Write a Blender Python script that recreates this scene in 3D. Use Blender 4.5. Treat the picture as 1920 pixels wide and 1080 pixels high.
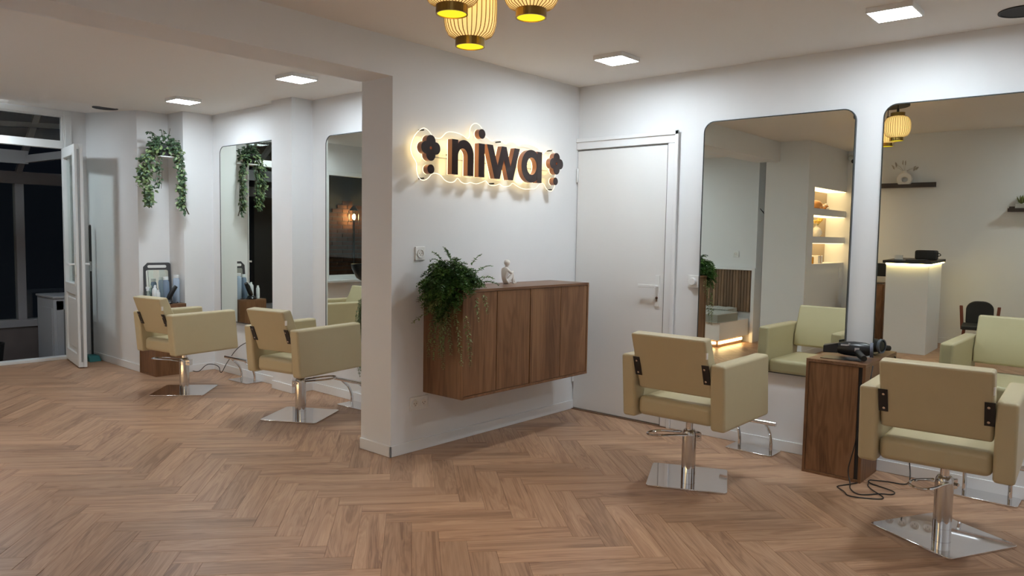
import bpy, bmesh, math, random
from mathutils import Vector, Matrix
random.seed(7)
PI = math.pi
sc = bpy.context.scene
for o in list(bpy.data.objects): bpy.data.objects.remove(o)

# ---------------------------------------------------------------- camera, world, exposure
cam_d = bpy.data.cameras.new('camera'); cam = bpy.data.objects.new('camera', cam_d)
sc.collection.objects.link(cam); sc.camera = cam
cam_d.sensor_width = 36.0; cam_d.lens = 36.0 * 1402.0 / 1920.0
cam_d.clip_start = 0.05; cam_d.clip_end = 100
RM = Matrix(((0.75258367, -0.05894081, 0.65585349), (0.65827126, 0.04128323, -0.75164795), (0.01722699, 0.99740748, 0.06986813)))
cam.matrix_world = Matrix.Translation((0, 0, 1.36)) @ RM.to_4x4()
world = bpy.data.worlds.new('night'); sc.world = world; world.use_nodes = True
world.node_tree.nodes['Background'].inputs[0].default_value = (0.010, 0.013, 0.02, 1)
world.node_tree.nodes['Background'].inputs[1].default_value = 0.25
sc.view_settings.view_transform = 'Standard'; sc.view_settings.look = 'None'
sc.view_settings.gamma = 1.0; sc.view_settings.use_curve_mapping = False
sc.view_settings.exposure = 0.03
PANEL_RIGHT, PANEL_LEFT, NICHE_LED, SIGN_LED, DESK_LED = 118.0, 112.0, 4.2, 4.5, 38.0
COOL = (0.82, 0.92, 1.0); WARM = (1.0, 0.66, 0.34)

# ---------------------------------------------------------------- materials
def mat(name, col, rough=0.5, metal=0.0, bump=0.0, bscale=60.0, spec=0.5, var=0.0, emit=None, es=0.0, coat=0.0, trans=0.0):
    m = bpy.data.materials.new(name); m.use_nodes = True; nt = m.node_tree; b = nt.nodes['Principled BSDF']
    b.inputs['Base Color'].default_value = (*col, 1); b.inputs['Roughness'].default_value = rough
    b.inputs['Metallic'].default_value = metal; b.inputs['Specular IOR Level'].default_value = spec
    b.inputs['Coat Weight'].default_value = coat
    if trans: b.inputs['Transmission Weight'].default_value = trans
    if emit: b.inputs['Emission Color'].default_value = (*emit, 1); b.inputs['Emission Strength'].default_value = es
    tc = nt.nodes.new('ShaderNodeTexCoord')
    if bump or var:
        n = nt.nodes.new('ShaderNodeTexNoise'); n.inputs['Scale'].default_value = bscale; n.inputs['Detail'].default_value = 4
        nt.links.new(tc.outputs['Object'], n.inputs['Vector'])
        if bump:
            bp = nt.nodes.new('ShaderNodeBump'); bp.inputs['Strength'].default_value = bump; bp.inputs['Distance'].default_value = 0.002
            nt.links.new(n.outputs['Fac'], bp.inputs['Height']); nt.links.new(bp.outputs[0], b.inputs['Normal'])
        if var:
            n2 = nt.nodes.new('ShaderNodeTexNoise'); n2.inputs['Scale'].default_value = max(1.0, bscale / 12)
            nt.links.new(tc.outputs['Object'], n2.inputs['Vector'])
            mr = nt.nodes.new('ShaderNodeMapRange'); mr.inputs['To Min'].default_value = 1 - var; mr.inputs['To Max'].default_value = 1 + var
            nt.links.new(n2.outputs['Fac'], mr.inputs['Value'])
            mx = nt.nodes.new('ShaderNodeVectorMath'); mx.operation = 'SCALE'; mx.inputs[0].default_value = col
            nt.links.new(mr.outputs[0], mx.inputs['Scale']); nt.links.new(mx.outputs[0], b.inputs['Base Color'])
    return m

def emat(name, col, s):
    m = bpy.data.materials.new(name); m.use_nodes = True; nt = m.node_tree; nt.nodes.clear()
    o = nt.nodes.new('ShaderNodeOutputMaterial'); e = nt.nodes.new('ShaderNodeEmission')
    e.inputs[0].default_value = (*col, 1); e.inputs[1].default_value = s; nt.links.new(e.outputs[0], o.inputs[0]); return m

def glassmat(name, tint=(1, 1, 1), refl=0.08, rough=0.0):
    m = bpy.data.materials.new(name); m.use_nodes = True; nt = m.node_tree; nt.nodes.clear()
    o = nt.nodes.new('ShaderNodeOutputMaterial'); t = nt.nodes.new('ShaderNodeBsdfTransparent'); g = nt.nodes.new('ShaderNodeBsdfGlossy')
    f = nt.nodes.new('ShaderNodeLayerWeight'); f.inputs[0].default_value = 0.5; q = nt.nodes.new('ShaderNodeMath'); q.operation = 'POWER'; q.inputs[1].default_value = 5.0
    nt.links.new(f.outputs['Facing'], q.inputs[0]); a = nt.nodes.new('ShaderNodeMath'); a.operation = 'MULTIPLY_ADD'; a.inputs[1].default_value = 0.6; a.inputs[2].default_value = refl
    x = nt.nodes.new('ShaderNodeMixShader'); t.inputs[0].default_value = (*tint, 1); g.inputs['Roughness'].default_value = rough
    nt.links.new(q.outputs[0], a.inputs[0]); nt.links.new(a.outputs[0], x.inputs[0]); nt.links.new(t.outputs[0], x.inputs[1]); nt.links.new(g.outputs[0], x.inputs[2]); nt.links.new(x.outputs[0], o.inputs[0]); return m

def woodmat(name, dark, mid, light, axis='Z', use_uv=False, rough=0.45, scale=1.0, figure=0.5, rnd=0.0):
    m = bpy.data.materials.new(name); m.use_nodes = True; nt = m.node_tree; N = nt.nodes; L = nt.links; b = N['Principled BSDF']
    tc = N.new('ShaderNodeTexCoord'); src = tc.outputs['UV'] if use_uv else tc.outputs['Object']
    geo = N.new('ShaderNodeNewGeometry'); oi = N.new('ShaderNodeObjectInfo')
    ad = N.new('ShaderNodeMath'); ad.operation = 'ADD'; L.new(geo.outputs['Random Per Island'], ad.inputs[0]); L.new(oi.outputs['Random'], ad.inputs[1])
    ml = N.new('ShaderNodeMath'); ml.operation = 'MULTIPLY'; ml.inputs[1].default_value = 37.0; L.new(ad.outputs[0], ml.inputs[0])
    off = N.new('ShaderNodeCombineXYZ'); L.new(ml.outputs[0], off.inputs[0]); L.new(ml.outputs[0], off.inputs[1]); L.new(ml.outputs[0], off.inputs[2])
    va = N.new('ShaderNodeVectorMath'); va.operation = 'ADD'; L.new(src, va.inputs[0]); L.new(off.outputs[0], va.inputs[1])
    def stretched(lo, hi):
        mp = N.new('ShaderNodeMapping'); s = [hi, hi, hi]
        s['XYZ'.index(axis)] = lo; mp.inputs['Scale'].default_value = [q * scale for q in s]; L.new(va.outputs[0], mp.inputs['Vector']); return mp
    m1 = stretched(1.1, 11.0); n1 = N.new('ShaderNodeTexNoise'); n1.inputs['Scale'].default_value = 1.0; n1.inputs['Detail'].default_value = 3; n1.inputs['Distortion'].default_value = 0.9; L.new(m1.outputs[0], n1.inputs['Vector'])
    m2 = stretched(4.0, 160.0); n2 = N.new('ShaderNodeTexNoise'); n2.inputs['Scale'].default_value = 1.0; n2.inputs['Detail'].default_value = 5; L.new(m2.outputs[0], n2.inputs['Vector'])
    # growth rings: contour lines of the broad noise
    r1 = N.new('ShaderNodeMath'); r1.operation = 'MULTIPLY'; r1.inputs[1].default_value = 60.0; L.new(n1.outputs['Fac'], r1.inputs[0])
    r2 = N.new('ShaderNodeMath'); r2.operation = 'SINE'; L.new(r1.outputs[0], r2.inputs[0])
    mr = N.new('ShaderNodeMapRange'); mr.inputs['From Min'].default_value = -1; mr.inputs['From Max'].default_value = 1; mr.inputs['To Min'].default_value = -0.09 * figure; mr.inputs['To Max'].default_value = 0.09 * figure; L.new(r2.outputs[0], mr.inputs['Value'])
    s1 = N.new('ShaderNodeMath'); s1.operation = 'MULTIPLY'; s1.inputs[1].default_value = 0.62; L.new(n1.outputs['Fac'], s1.inputs[0])
    s2 = N.new('ShaderNodeMath'); s2.operation = 'MULTIPLY_ADD'; s2.inputs[1].default_value = 0.38; L.new(n2.outputs['Fac'], s2.inputs[0]); L.new(s1.outputs[0], s2.inputs[2])
    s3 = N.new('ShaderNodeMath'); s3.operation = 'ADD'; L.new(s2.outputs[0], s3.inputs[0]); L.new(mr.outputs[0], s3.inputs[1])
    cr = N.new('ShaderNodeValToRGB'); e = cr.color_ramp.elements; e[0].position = 0.30; e[0].color = (*dark, 1); e[1].position = 0.70; e[1].color = (*light, 1)
    k = cr.color_ramp.elements.new(0.48); k.color = (*mid, 1); L.new(s3.outputs[0], cr.inputs[0])
    out = cr.outputs[0]
    if rnd:
        fr = N.new('ShaderNodeMath'); fr.operation = 'FRACT'; L.new(ml.outputs[0], fr.inputs[0])
        r = N.new('ShaderNodeMapRange'); r.inputs['To Min'].default_value = 1 - rnd; r.inputs['To Max'].default_value = 1 + rnd; L.new(fr.outputs[0], r.inputs['Value'])
        vm = N.new('ShaderNodeVectorMath'); vm.operation = 'SCALE'; L.new(out, vm.inputs[0]); L.new(r.outputs[0], vm.inputs['Scale']); out = vm.outputs[0]
    L.new(out, b.inputs['Base Color']); b.inputs['Roughness'].default_value = rough
    bp = N.new('ShaderNodeBump'); bp.inputs['Strength'].default_value = 0.12; bp.inputs['Distance'].default_value = 0.001; L.new(n2.outputs['Fac'], bp.inputs['Height']); L.new(bp.outputs[0], b.inputs['Normal'])
    return m

M = {}
M['wall'] = mat('wall_paint', (0.80, 0.80, 0.80), 0.65, bump=0.05, bscale=90, var=0.012)
M['ceiling'] = mat('ceiling_paint', (0.84, 0.80, 0.755), 0.8, bump=0.04, bscale=60)
M['door'] = mat('door_paint', (0.82, 0.81, 0.79), 0.35, bump=0.04, bscale=40)
M['trim'] = mat('gloss_trim_paint', (0.82, 0.82, 0.82), 0.35)
M['plastic'] = mat('white_plastic', (0.82, 0.82, 0.80), 0.3)
M['pvc'] = mat('white_frame', (0.78, 0.79, 0.78), 0.35)
M['leather'] = mat('cream_leather', (0.53, 0.445, 0.275), 0.40, bump=0.22, bscale=260, var=0.02)
M['piping'] = mat('cream_piping', (0.55, 0.50, 0.32), 0.5)
M['chrome'] = mat('chrome', (0.78, 0.78, 0.79), 0.05, metal=1.0)
M['steel'] = mat('brushed_steel', (0.62, 0.60, 0.58), 0.18, metal=1.0)
M['black'] = mat('black_plastic', (0.012, 0.012, 0.013), 0.3)
M['blackmat'] = mat('matt_black', (0.018, 0.017, 0.017), 0.6, bump=0.1, bscale=120)
M['gap'] = mat('shadow_gap', (0.14, 0.13, 0.12), 0.8)
M['rubber'] = mat('black_cord', (0.010, 0.009, 0.008), 0.45)
M['wood'] = woodmat('walnut_laminate', (0.112, 0.048, 0.020), (0.180, 0.082, 0.035), (0.262, 0.130, 0.060), 'Z', rough=0.42, scale=0.7, figure=0.8)
M['woodtop'] = woodmat('walnut_top', (0.09, 0.038, 0.017), (0.16, 0.075, 0.035), (0.25, 0.128, 0.066), 'Y', rough=0.38, figure=0.5)
M['floor'] = woodmat('oak_vinyl', (0.235, 0.118, 0.064), (0.410, 0.236, 0.138), (0.530, 0.330, 0.205), 'X', use_uv=True, rough=0.38, scale=1.0, figure=0.65, rnd=0.13)
M['slat'] = woodmat('oak_slats', (0.10, 0.052, 0.026), (0.20, 0.115, 0.062), (0.31, 0.19, 0.11), 'Z', rough=0.5, figure=0.3, rnd=0.25)
M['joint'] = mat('floor_joint', (0.19, 0.105, 0.062), 0.8)
M['darkwood'] = woodmat('dark_shelf_wood', (0.020, 0.012, 0.009), (0.040, 0.026, 0.020), (0.065, 0.043, 0.033), 'X', rough=0.4)
M['mirror'] = mat('mirror_glass', (0.83, 0.875, 0.805), 0.0, metal=1.0)
M['mirrorframe'] = mat('dark_mirror_edge', (0.03, 0.035, 0.035), 0.3)
M['glass'] = glassmat('pane_glass', (0.93, 0.97, 0.96), 0.06)
M['acrylic'] = glassmat('clear_acrylic', (0.97, 0.97, 0.95), 0.05)
M['bottleglass'] = glassmat('bottle_glass', (0.72, 0.80, 0.80), 0.12)
M['edgeglow'] = emat('edge_lit_acrylic', (1.0, 0.86, 0.60), 2.0)
M['signface'] = mat('dark_brown_face', (0.022, 0.009, 0.008), 0.22)
M['signside'] = mat('brown_letter_side', (0.42, 0.20, 0.13), 0.28, metal=0.5)
M['signled'] = emat('warm_sign_led', (1.0, 0.74, 0.36), SIGN_LED)
M['panel_r'] = emat('led_panel_right', COOL, PANEL_RIGHT)
M['panel_l'] = emat('led_panel_left', COOL, PANEL_LEFT)
M['panel_back'] = emat('led_panel_back', COOL, PANEL_RIGHT * 0.9)
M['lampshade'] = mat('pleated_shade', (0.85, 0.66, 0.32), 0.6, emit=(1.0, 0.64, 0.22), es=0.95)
M['lampslit'] = emat('lamp_opening', (1.0, 0.80, 0.03), 1.15)
M['bulb'] = emat('warm_bulb', (1.0, 0.60, 0.22), 150.0)
M['lamprib'] = mat('shade_rib', (0.42, 0.29, 0.09), 0.5)
M['brass'] = mat('aged_brass', (0.30, 0.19, 0.055), 0.28, metal=1.0)
M['nicheled'] = emat('niche_led', (1.0, 0.70, 0.36), NICHE_LED)
M['plinthled'] = emat('plinth_led', (1.0, 0.68, 0.32), 22.0)
M['deskled'] = emat('desk_led', (1.0, 0.76, 0.30), DESK_LED)
M['leaf'] = mat('fern_leaf', (0.036, 0.098, 0.022), 0.45, bscale=50, var=0.35)
M['leaf_light'] = mat('light_leaf', (0.20, 0.24, 0.085), 0.45, bscale=50, var=0.3)
M['leaf_mid'] = mat('mid_green_leaf', (0.080, 0.185, 0.034), 0.45, bscale=50, var=0.35)
M['leaf_blue'] = mat('bluish_leaf', (0.050, 0.095, 0.045), 0.45, bscale=50, var=0.35)
M['leaf_pale'] = mat('pale_leaf', (0.17, 0.24, 0.095), 0.45, bscale=50, var=0.3)
M['stem'] = mat('stem', (0.055, 0.05, 0.018), 0.6)
M['pot'] = mat('dark_pot', (0.018, 0.018, 0.018), 0.6, bump=0.15)
M['ceramic'] = mat('white_ceramic', (0.80, 0.76, 0.71), 0.4)
M['cushion'] = mat('check_linen', (0.46, 0.45, 0.40), 0.9, bump=0.3, bscale=300)
M['pvc_out'] = mat('night_dimmed_frame', (0.34, 0.33, 0.34), 0.6)  # white frame with a greyed base colour standing in for night dimness
M['masonry'] = mat('rough_masonry', (0.16, 0.13, 0.12), 0.9, bump=0.5, bscale=30, var=0.3)
M['brick'] = mat('red_brown_brick', (0.22, 0.085, 0.055), 0.85, bump=0.4, bscale=60, var=0.25)
M['mortar'] = mat('mortar', (0.16, 0.14, 0.13), 0.9)
M['nightblue'] = mat('dark_blue_render', (0.06, 0.085, 0.105), 0.9)
M['greymetal'] = mat('galvanised_grey', (0.30, 0.31, 0.31), 0.45, metal=0.3)
M['white_enamel'] = mat('white_enamel', (0.62, 0.63, 0.66), 0.35)
M['teal'] = mat('teal_plastic', (0.02, 0.16, 0.16), 0.5)
M['bluebottle'] = mat('pale_blue_bottle', (0.42, 0.52, 0.66), 0.25, coat=0.4)
M['whitebottle'] = mat('white_bottle', (0.76, 0.80, 0.82), 0.3)
M['greybottle'] = mat('grey_blue_bottle', (0.20, 0.27, 0.37), 0.25)
M['handmirror'] = mat('hand_mirror_frame', (0.055, 0.055, 0.06), 0.4)
M['grille'] = mat('speaker_grille', (0.022, 0.020, 0.022), 0.7, bump=0.6, bscale=500)
M['orangewood'] = mat('amber_wood', (0.50, 0.22, 0.06), 0.4)
M['yellowpetal'] = mat('yellow_petal', (0.85, 0.60, 0.16), 0.5)
M['red'] = mat('red_plastic', (0.5, 0.02, 0.015), 0.4)
M['redwood'] = mat('reddish_wood', (0.17, 0.038, 0.018), 0.35, bump=0.1)
M['silver'] = mat('silver_print', (0.55, 0.55, 0.58), 0.3, metal=0.6)
M['greyprint'] = mat('grey_print', (0.12, 0.13, 0.17), 0.5)
M['white_stone'] = mat('stone_planter', (0.42, 0.39, 0.34), 0.8, bump=0.3)
M['nichegrey'] = mat('niche_back_paint', (0.33, 0.26, 0.19), 0.7)
M['gold'] = mat('amber_glass', (0.75, 0.36, 0.05), 0.2)
M['lightbulb_out'] = emat('lantern_flame', (1.0, 0.72, 0.30), 130.0)

# ---------------------------------------------------------------- mesh helpers
class MB:
    def __init__(s): s.bm = bmesh.new(); s.smooth = False
    def xbox(s, x0, x1, y0, y1, z0, z1):
        v = [s.bm.verts.new((x, y, z)) for x in (x0, x1) for y in (y0, y1) for z in (z0, z1)]
        for f in ((0, 1, 3, 2), (4, 6, 7, 5), (0, 4, 5, 1), (2, 3, 7, 6), (0, 2, 6, 4), (1, 5, 7, 3)): s.bm.faces.new([v[i] for i in f])
        return s
    def hull8(s, pts):      # pts: 8 corner points in xbox order
        v = [s.bm.verts.new(p) for p in pts]
        for f in ((0, 1, 3, 2), (4, 6, 7, 5), (0, 4, 5, 1), (2, 3, 7, 6), (0, 2, 6, 4), (1, 5, 7, 3)): s.bm.faces.new([v[i] for i in f])
        return s
    def prism(s, poly, fn, a, b):   # poly: 2-D outline, fn(u,v,w) -> point, swept from w=a to w=b
        A = [s.bm.verts.new(fn(u, v, a)) for u, v in poly]; B = [s.bm.verts.new(fn(u, v, b)) for u, v in poly]; n = len(poly)
        s.bm.faces.new(A[::-1]); s.bm.faces.new(B)
        for i in range(n): s.bm.faces.new((A[i], A[(i + 1) % n], B[(i + 1) % n], B[i]))
        return s
    def ring(s, outer, inner, fn, a, b):
        O = [[s.bm.verts.new(fn(u, v, w)) for u, v in outer] for w in (a, b)]; I = [[s.bm.verts.new(fn(u, v, w)) for u, v in inner] for w in (a, b)]; n = len(outer)
        for i in range(n):
            j = (i + 1) % n
            s.bm.faces.new((O[1][i], O[1][j], I[1][j], I[1][i])); s.bm.faces.new((O[0][j], O[0][i], I[0][i], I[0][j]))
            s.bm.faces.new((O[0][i], O[0][j], O[1][j], O[1][i])); s.bm.faces.new((I[0][j], I[0][i], I[1][i], I[1][j]))
        return s
    def cyl(s, p0, p1, r0, r1=None, n=16, cap=True):
        r1 = r0 if r1 is None else r1; p0 = Vector(p0); p1 = Vector(p1); d = (p1 - p0).normalized()
        a = d.orthogonal().normalized(); b = d.cross(a)
        A = []; B = []
        for i in range(n):
            t = 2 * PI * i / n; o = a * math.cos(t) + b * math.sin(t)
            A.append(s.bm.verts.new(p0 + o * r0)); B.append(s.bm.verts.new(p1 + o * r1))
        for i in range(n): s.bm.faces.new((A[i], A[(i + 1) % n], B[(i + 1) % n], B[i]))
        if cap: s.bm.faces.new(A[::-1]); s.bm.faces.new(B)
        return s
    def tube(s, pts, r, n=8, closed=False, sub=0):
        P = [Vector(p) for p in pts]
        for _ in range(sub):
            Q = []
            m = len(P)
            rng = range(m if closed else m - 1)
            if not closed: Q.append(P[0])
            for i in rng:
                a, b = P[i], P[(i + 1) % m]; Q += [a * .75 + b * .25, a * .25 + b * .75]
            if not closed: Q.append(P[-1])
            P = Q
        m = len(P); rings = []; prev = None
        for i in range(m):
            if closed: d = P[(i + 1) % m] - P[i - 1]
            else: d = P[min(i + 1, m - 1)] - P[max(i - 1, 0)]
            d.normalize()
            if prev is None: a = d.orthogonal().normalized()
            else:
                a = prev - d * prev.dot(d)
                a = a.normalized() if a.length > 1e-6 else d.orthogonal().normalized()
            prev = a; b = d.cross(a); rr = r(i / (m - 1)) if callable(r) else r
            rings.append([s.bm.verts.new(P[i] + (a * math.cos(2 * PI * k / n) + b * math.sin(2 * PI * k / n)) * rr) for k in range(n)])
        for i in range(m if closed else m - 1):
            A, B = rings[i], rings[(i + 1) % m]
            for k in range(n): s.bm.faces.new((A[k], A[(k + 1) % n], B[(k + 1) % n], B[k]))
        if not closed: s.bm.faces.new(rings[0][::-1]); s.bm.faces.new(rings[-1])
        return s
    def lathe(s, prof, c=(0, 0, 0), n=24, rf=None, close=True):
        rings = []
        for r, z in prof:
            rings.append([s.bm.verts.new((c[0] + r * (rf(2 * PI * k / n) if rf else 1) * math.cos(2 * PI * k / n), c[1] + r * (rf(2 * PI * k / n) if rf else 1) * math.sin(2 * PI * k / n), c[2] + z)) for k in range(n)])
        for A, B in zip(rings, rings[1:]):
            for k in range(n): s.bm.faces.new((A[k], A[(k + 1) % n], B[(k + 1) % n], B[k]))
        if close: s.bm.faces.new(rings[0][::-1]); s.bm.faces.new(rings[-1])
        return s
    def ball(s, c, r, n=16, k=10):
        rx, ry, rz = (r, r, r) if not hasattr(r, '__len__') else r
        bmesh.ops.create_uvsphere(s.bm, u_segments=n, v_segments=k, radius=1, matrix=Matrix.Translation(c) @ Matrix.Diagonal((rx, ry, rz, 1)))
        return s
    def leaf(s, p, d, up, L, W, curl=0.25):
        p = Vector(p); d = Vector(d).normalized(); sd = d.cross(Vector(up)); sd = sd.normalized() if sd.length > 1e-4 else d.orthogonal().normalized(); u = sd.cross(d)
        q = [p, p + d * L * .4 + sd * W * .5 + u * W * curl, p + d * L * .4, p + d * L * .4 - sd * W * .5 + u * W * curl, p + d * L * .8 + sd * W * .3 - u * L * curl * .3, p + d * L * .8 - sd * W * .3 - u * L * curl * .3, p + d * L - u * L * curl * .6]
        v = [s.bm.verts.new(x) for x in q]
        for f in ((0, 2, 1), (0, 3, 2), (1, 2, 4), (2, 3, 5), (2, 5, 4), (4, 5, 6)): s.bm.faces.new([v[i] for i in f])
        return s
    def move(s, mtx):
        bmesh.ops.transform(s.bm, matrix=mtx, verts=s.bm.verts); return s
    def build(s, name, m, parent=None, bevel=0, seg=2, smooth=False, label=None, kind=None, flip=True):
        if flip: bmesh.ops.recalc_face_normals(s.bm, faces=s.bm.faces)
        me = bpy.data.meshes.new(name); s.bm.to_mesh(me); s.bm.free()
        if smooth or bevel:
            for p in me.polygons: p.use_smooth = True
        me.materials.append(M[m] if isinstance(m, str) else m)
        o = bpy.data.objects.new(name, me); sc.collection.objects.link(o)
        if parent: o.parent = parent
        if smooth and not bevel:
            me.set_sharp_from_angle(angle=math.radians(40))
        if bevel:
            md = o.modifiers.new('bevel', 'BEVEL'); md.width = bevel; md.segments = seg; md.limit_method = 'ANGLE'; md.angle_limit = math.radians(30); md.harden_normals = True
        if label: o['label'] = label
        if kind: o['kind'] = kind
        return o

def thing(name, label, cat, loc=(0, 0, 0), rz=0.0, group=None):
    o = bpy.data.objects.new(name, None); sc.collection.objects.link(o); o.empty_display_size = 0.1
    o.location = loc; o.rotation_euler = (0, 0, rz); o['label'] = label; o['category'] = cat
    if group: o['group'] = group
    return o
def tag(o, label, cat, group=None):
    o['label'] = label; o['category'] = cat
    if group: o['group'] = group
    return o
def B(x0, x1, y0, y1, z0, z1): return MB().xbox(x0, x1, y0, y1, z0, z1)
def struct(name, mb, m, parent=None, **k):
    o = mb.build(name, m, parent, **k)
    if not parent: o['kind'] = 'structure'
    return o
FX = lambda u, v, w: (w, u, v)      # outline in (y,z), swept along x
FY = lambda u, v, w: (u, w, v)      # outline in (x,z), swept along y
FZ = lambda u, v, w: (u, v, w)      # outline in (x,y), swept along z
def rrect(x0, x1, z0, z1, r, n=8):
    P = []
    for cx, cz, a in ((x1 - r, z1 - r, 0), (x0 + r, z1 - r, 90), (x0 + r, z0 + r, 180), (x1 - r, z0 + r, 270)):
        for i in range(n + 1):
            t = math.radians(a + 90 * i / n); P.append((cx + r * math.cos(t), cz + r * math.sin(t)))
    return P
def circ(cx, cy, r, n=24, ry=None, a0=0): return [(cx + r * math.cos(a0 + 2 * PI * i / n), cy + (ry or r) * math.sin(a0 + 2 * PI * i / n)) for i in range(n)]

# ---------------------------------------------------------------- setting: shell
PX, PB, PY = -3.485, -3.775, 2.895      # partition front face, back face, free end
RY, CZ, CL = 4.75, 2.51, 2.465
struct('wall_right', B(-3.9, 1.7, RY, RY + 0.12, 0, CZ), 'wall')
struct('wall_partition', B(PB, PX, PY, RY, 0, CZ), 'wall')
struct('wall_lintel', B(PB, PX, 0.70, PY, 2.284, CZ + 0.0), 'wall')
struct('wall_back', B(-3.14, 1.7, -0.78, -0.66, 0, CZ), 'wall')
struct('wall_side', B(1.6, 1.72, -0.66, RY, 0, CZ), 'wall')
# pillar block holding the three niches
nz = [(1.085, 1.333), (1.41, 1.665), (1.745, 1.99)]
w = MB(); x0, x1, y0, y1 = -3.65, -3.14, -0.78, 0.70
w.xbox(x0, x1 - 0.25, y0, y1, 0, CZ); w.xbox(x1 - 0.25, x1, 0.49, y1, 0, CZ); w.xbox(x1 - 0.25, x1, y0, -0.66, 0, CZ)
zz = [0] + [q for p in nz for q in p] + [CZ]
for a, b in zip(zz[::2], zz[1::2]): w.xbox(x1 - 0.25, x1, -0.66, 0.49, a, b)
struct('wall_niche_block', w, 'wall')
struct('ceiling', B(PB, 1.7, -0.78, RY + 0.1, CZ, CZ + 0.1), 'ceiling')
c = MB(); fl = lambda u, v, w_: (u, w_, v)
c.prism([(PB + 0.002, CL), (-7.30, CL), (-8.75, 2.57), (-8.75, 2.75), (PB + 0.002, 2.75)], fl, -0.78, 3.9)
struct('ceiling_left_room', c, 'ceiling')
# left room: stepped back wall with pier
struct('wall_left_room', MB().prism([(PB, 3.69), (PB, 3.95), (-8.75, 3.95), (-8.75, 3.0), (-7.30, 3.0), (-7.30, 3.29), (-6.99, 3.29), (-6.99, 3.58), (-5.79, 3.58), (-5.79, 3.49), (-5.484, 3.49), (-5.484, 3.69)], FZ, 0, 2.6), 'wall')
struct('wall_slats_side', B(-8.7, -4.07, -0.3, -0.1, 0, 2.6), 'wall')
struct('wall_return', B(-4.07, -3.65, -0.6, -0.45, 0, 2.5), 'wall')
struct('wall_french', MB().xbox(-8.75, -8.55, 2.86, 3.0, 0, 2.7).xbox(-8.75, -8.55, 1.40, 1.50, 0, 2.7).xbox(-8.75, -8.55, -0.3, 0.3, 0, 2.7).xbox(-8.75, -8.55, 0.3, 1.4, 0, 0.72).xbox(-8.75, -8.55, 0.3, 1.4, 2.19, 2.7).xbox(-8.75, -8.55, 1.5, 2.86, 2.545, 2.7), 'wall')
# baseboards
def skirt(name, poly, closed=False):
    mb = MB()
    for (ax, ay), (bx, by), (nx, ny) in poly:
        t = 0.012; e = 0.0
        mb.prism([(ax, ay), (bx, by), (bx + nx * t, by + ny * t), (ax + nx * t, ay + ny * t)], FZ, 0, 0.07)
    return struct(name, mb, 'trim', bevel=0.003, seg=1)
skirt('baseboard_partition', [((PX, PY - 0.012), (PX, RY), (1, 0)), ((PB, PY), (PX + 0.012, PY), (0, -1))])
skirt('baseboard_right', [((-2.61, RY), (1.6, RY), (0, -1))])
skirt('baseboard_left_room', [((-8.55, 3.0), (-7.30, 3.0), (0, -1)), ((-6.99, 3.29), (-6.99, 3.58), (1, 0)), ((-6.99, 3.58), (-5.79, 3.58), (0, -1)),
      ((-5.79, 3.49), (-5.472, 3.49), (0, -1)), ((-5.484, 3.49), (-5.484, 3.69), (1, 0)), ((-5.484, 3.69), (PB, 3.69), (0, -1))])
skirt('baseboard_niche', [((-3.14, -0.66), (-3.14, 0.70), (1, 0)), ((-3.65, 0.70), (-3.128, 0.70), (0, 1)), ((-3.14, -0.66), (1.6, -0.66), (0, 1))])

# ---------------------------------------------------------------- floor: herringbone planks
floor = struct('floor', MB().xbox(-8.6, 1.7, -0.75, 4.8, -0.05, -0.003), 'joint')
W_, L_ = 0.1212, 0.606
th = math.radians(-41.3); e1 = Vector((math.cos(th), math.sin(th))); e2 = Vector((-e1.y, e1.x))
org = Vector((-2.615, 2.303)) - e2 * W_           # grid point (0,0)
def plank_mesh():
    g = 0.0003; c_ = 0.0009; L2, W2 = L_ / 2 - g, W_ / 2 - g
    bm = bmesh.new(); uvl = bm.loops.layers.uv.new('UVMap')
    lo = [bm.verts.new((sx * L2, sy * W2, -0.004)) for sx, sy in ((-1, -1), (1, -1), (1, 1), (-1, 1))]
    md = [bm.verts.new((sx * L2, sy * W2, -0.0009)) for sx, sy in ((-1, -1), (1, -1), (1, 1), (-1, 1))]
    hi = [bm.verts.new((sx * (L2 - c_), sy * (W2 - c_), 0)) for sx, sy in ((-1, -1), (1, -1), (1, 1), (-1, 1))]
    bm.faces.new(hi)
    for i in range(4):
        j = (i + 1) % 4; bm.faces.new((md[i], md[j], hi[j], hi[i])); bm.faces.new((lo[i], lo[j], md[j], md[i]))
    for f in bm.faces:
        for l in f.loops: l[uvl].uv = (l.vert.co.x, l.vert.co.y)
    me = bpy.data.meshes.new('plank'); bm.to_mesh(me); bm.free(); me.materials.append(M['floor']); return me
pm = plank_mesh()
RI = RM.transposed()
def project(p):
    v = RI @ (Vector(p) - Vector((0, 0, 1.36)))
    if v.z > -0.1: return None
    return 960 + 1402 * v.x / -v.z, 540 - 1402 * v.y / -v.z
planks = []
rect = (-8.585, 1.6, -0.66, 4.752)
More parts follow.
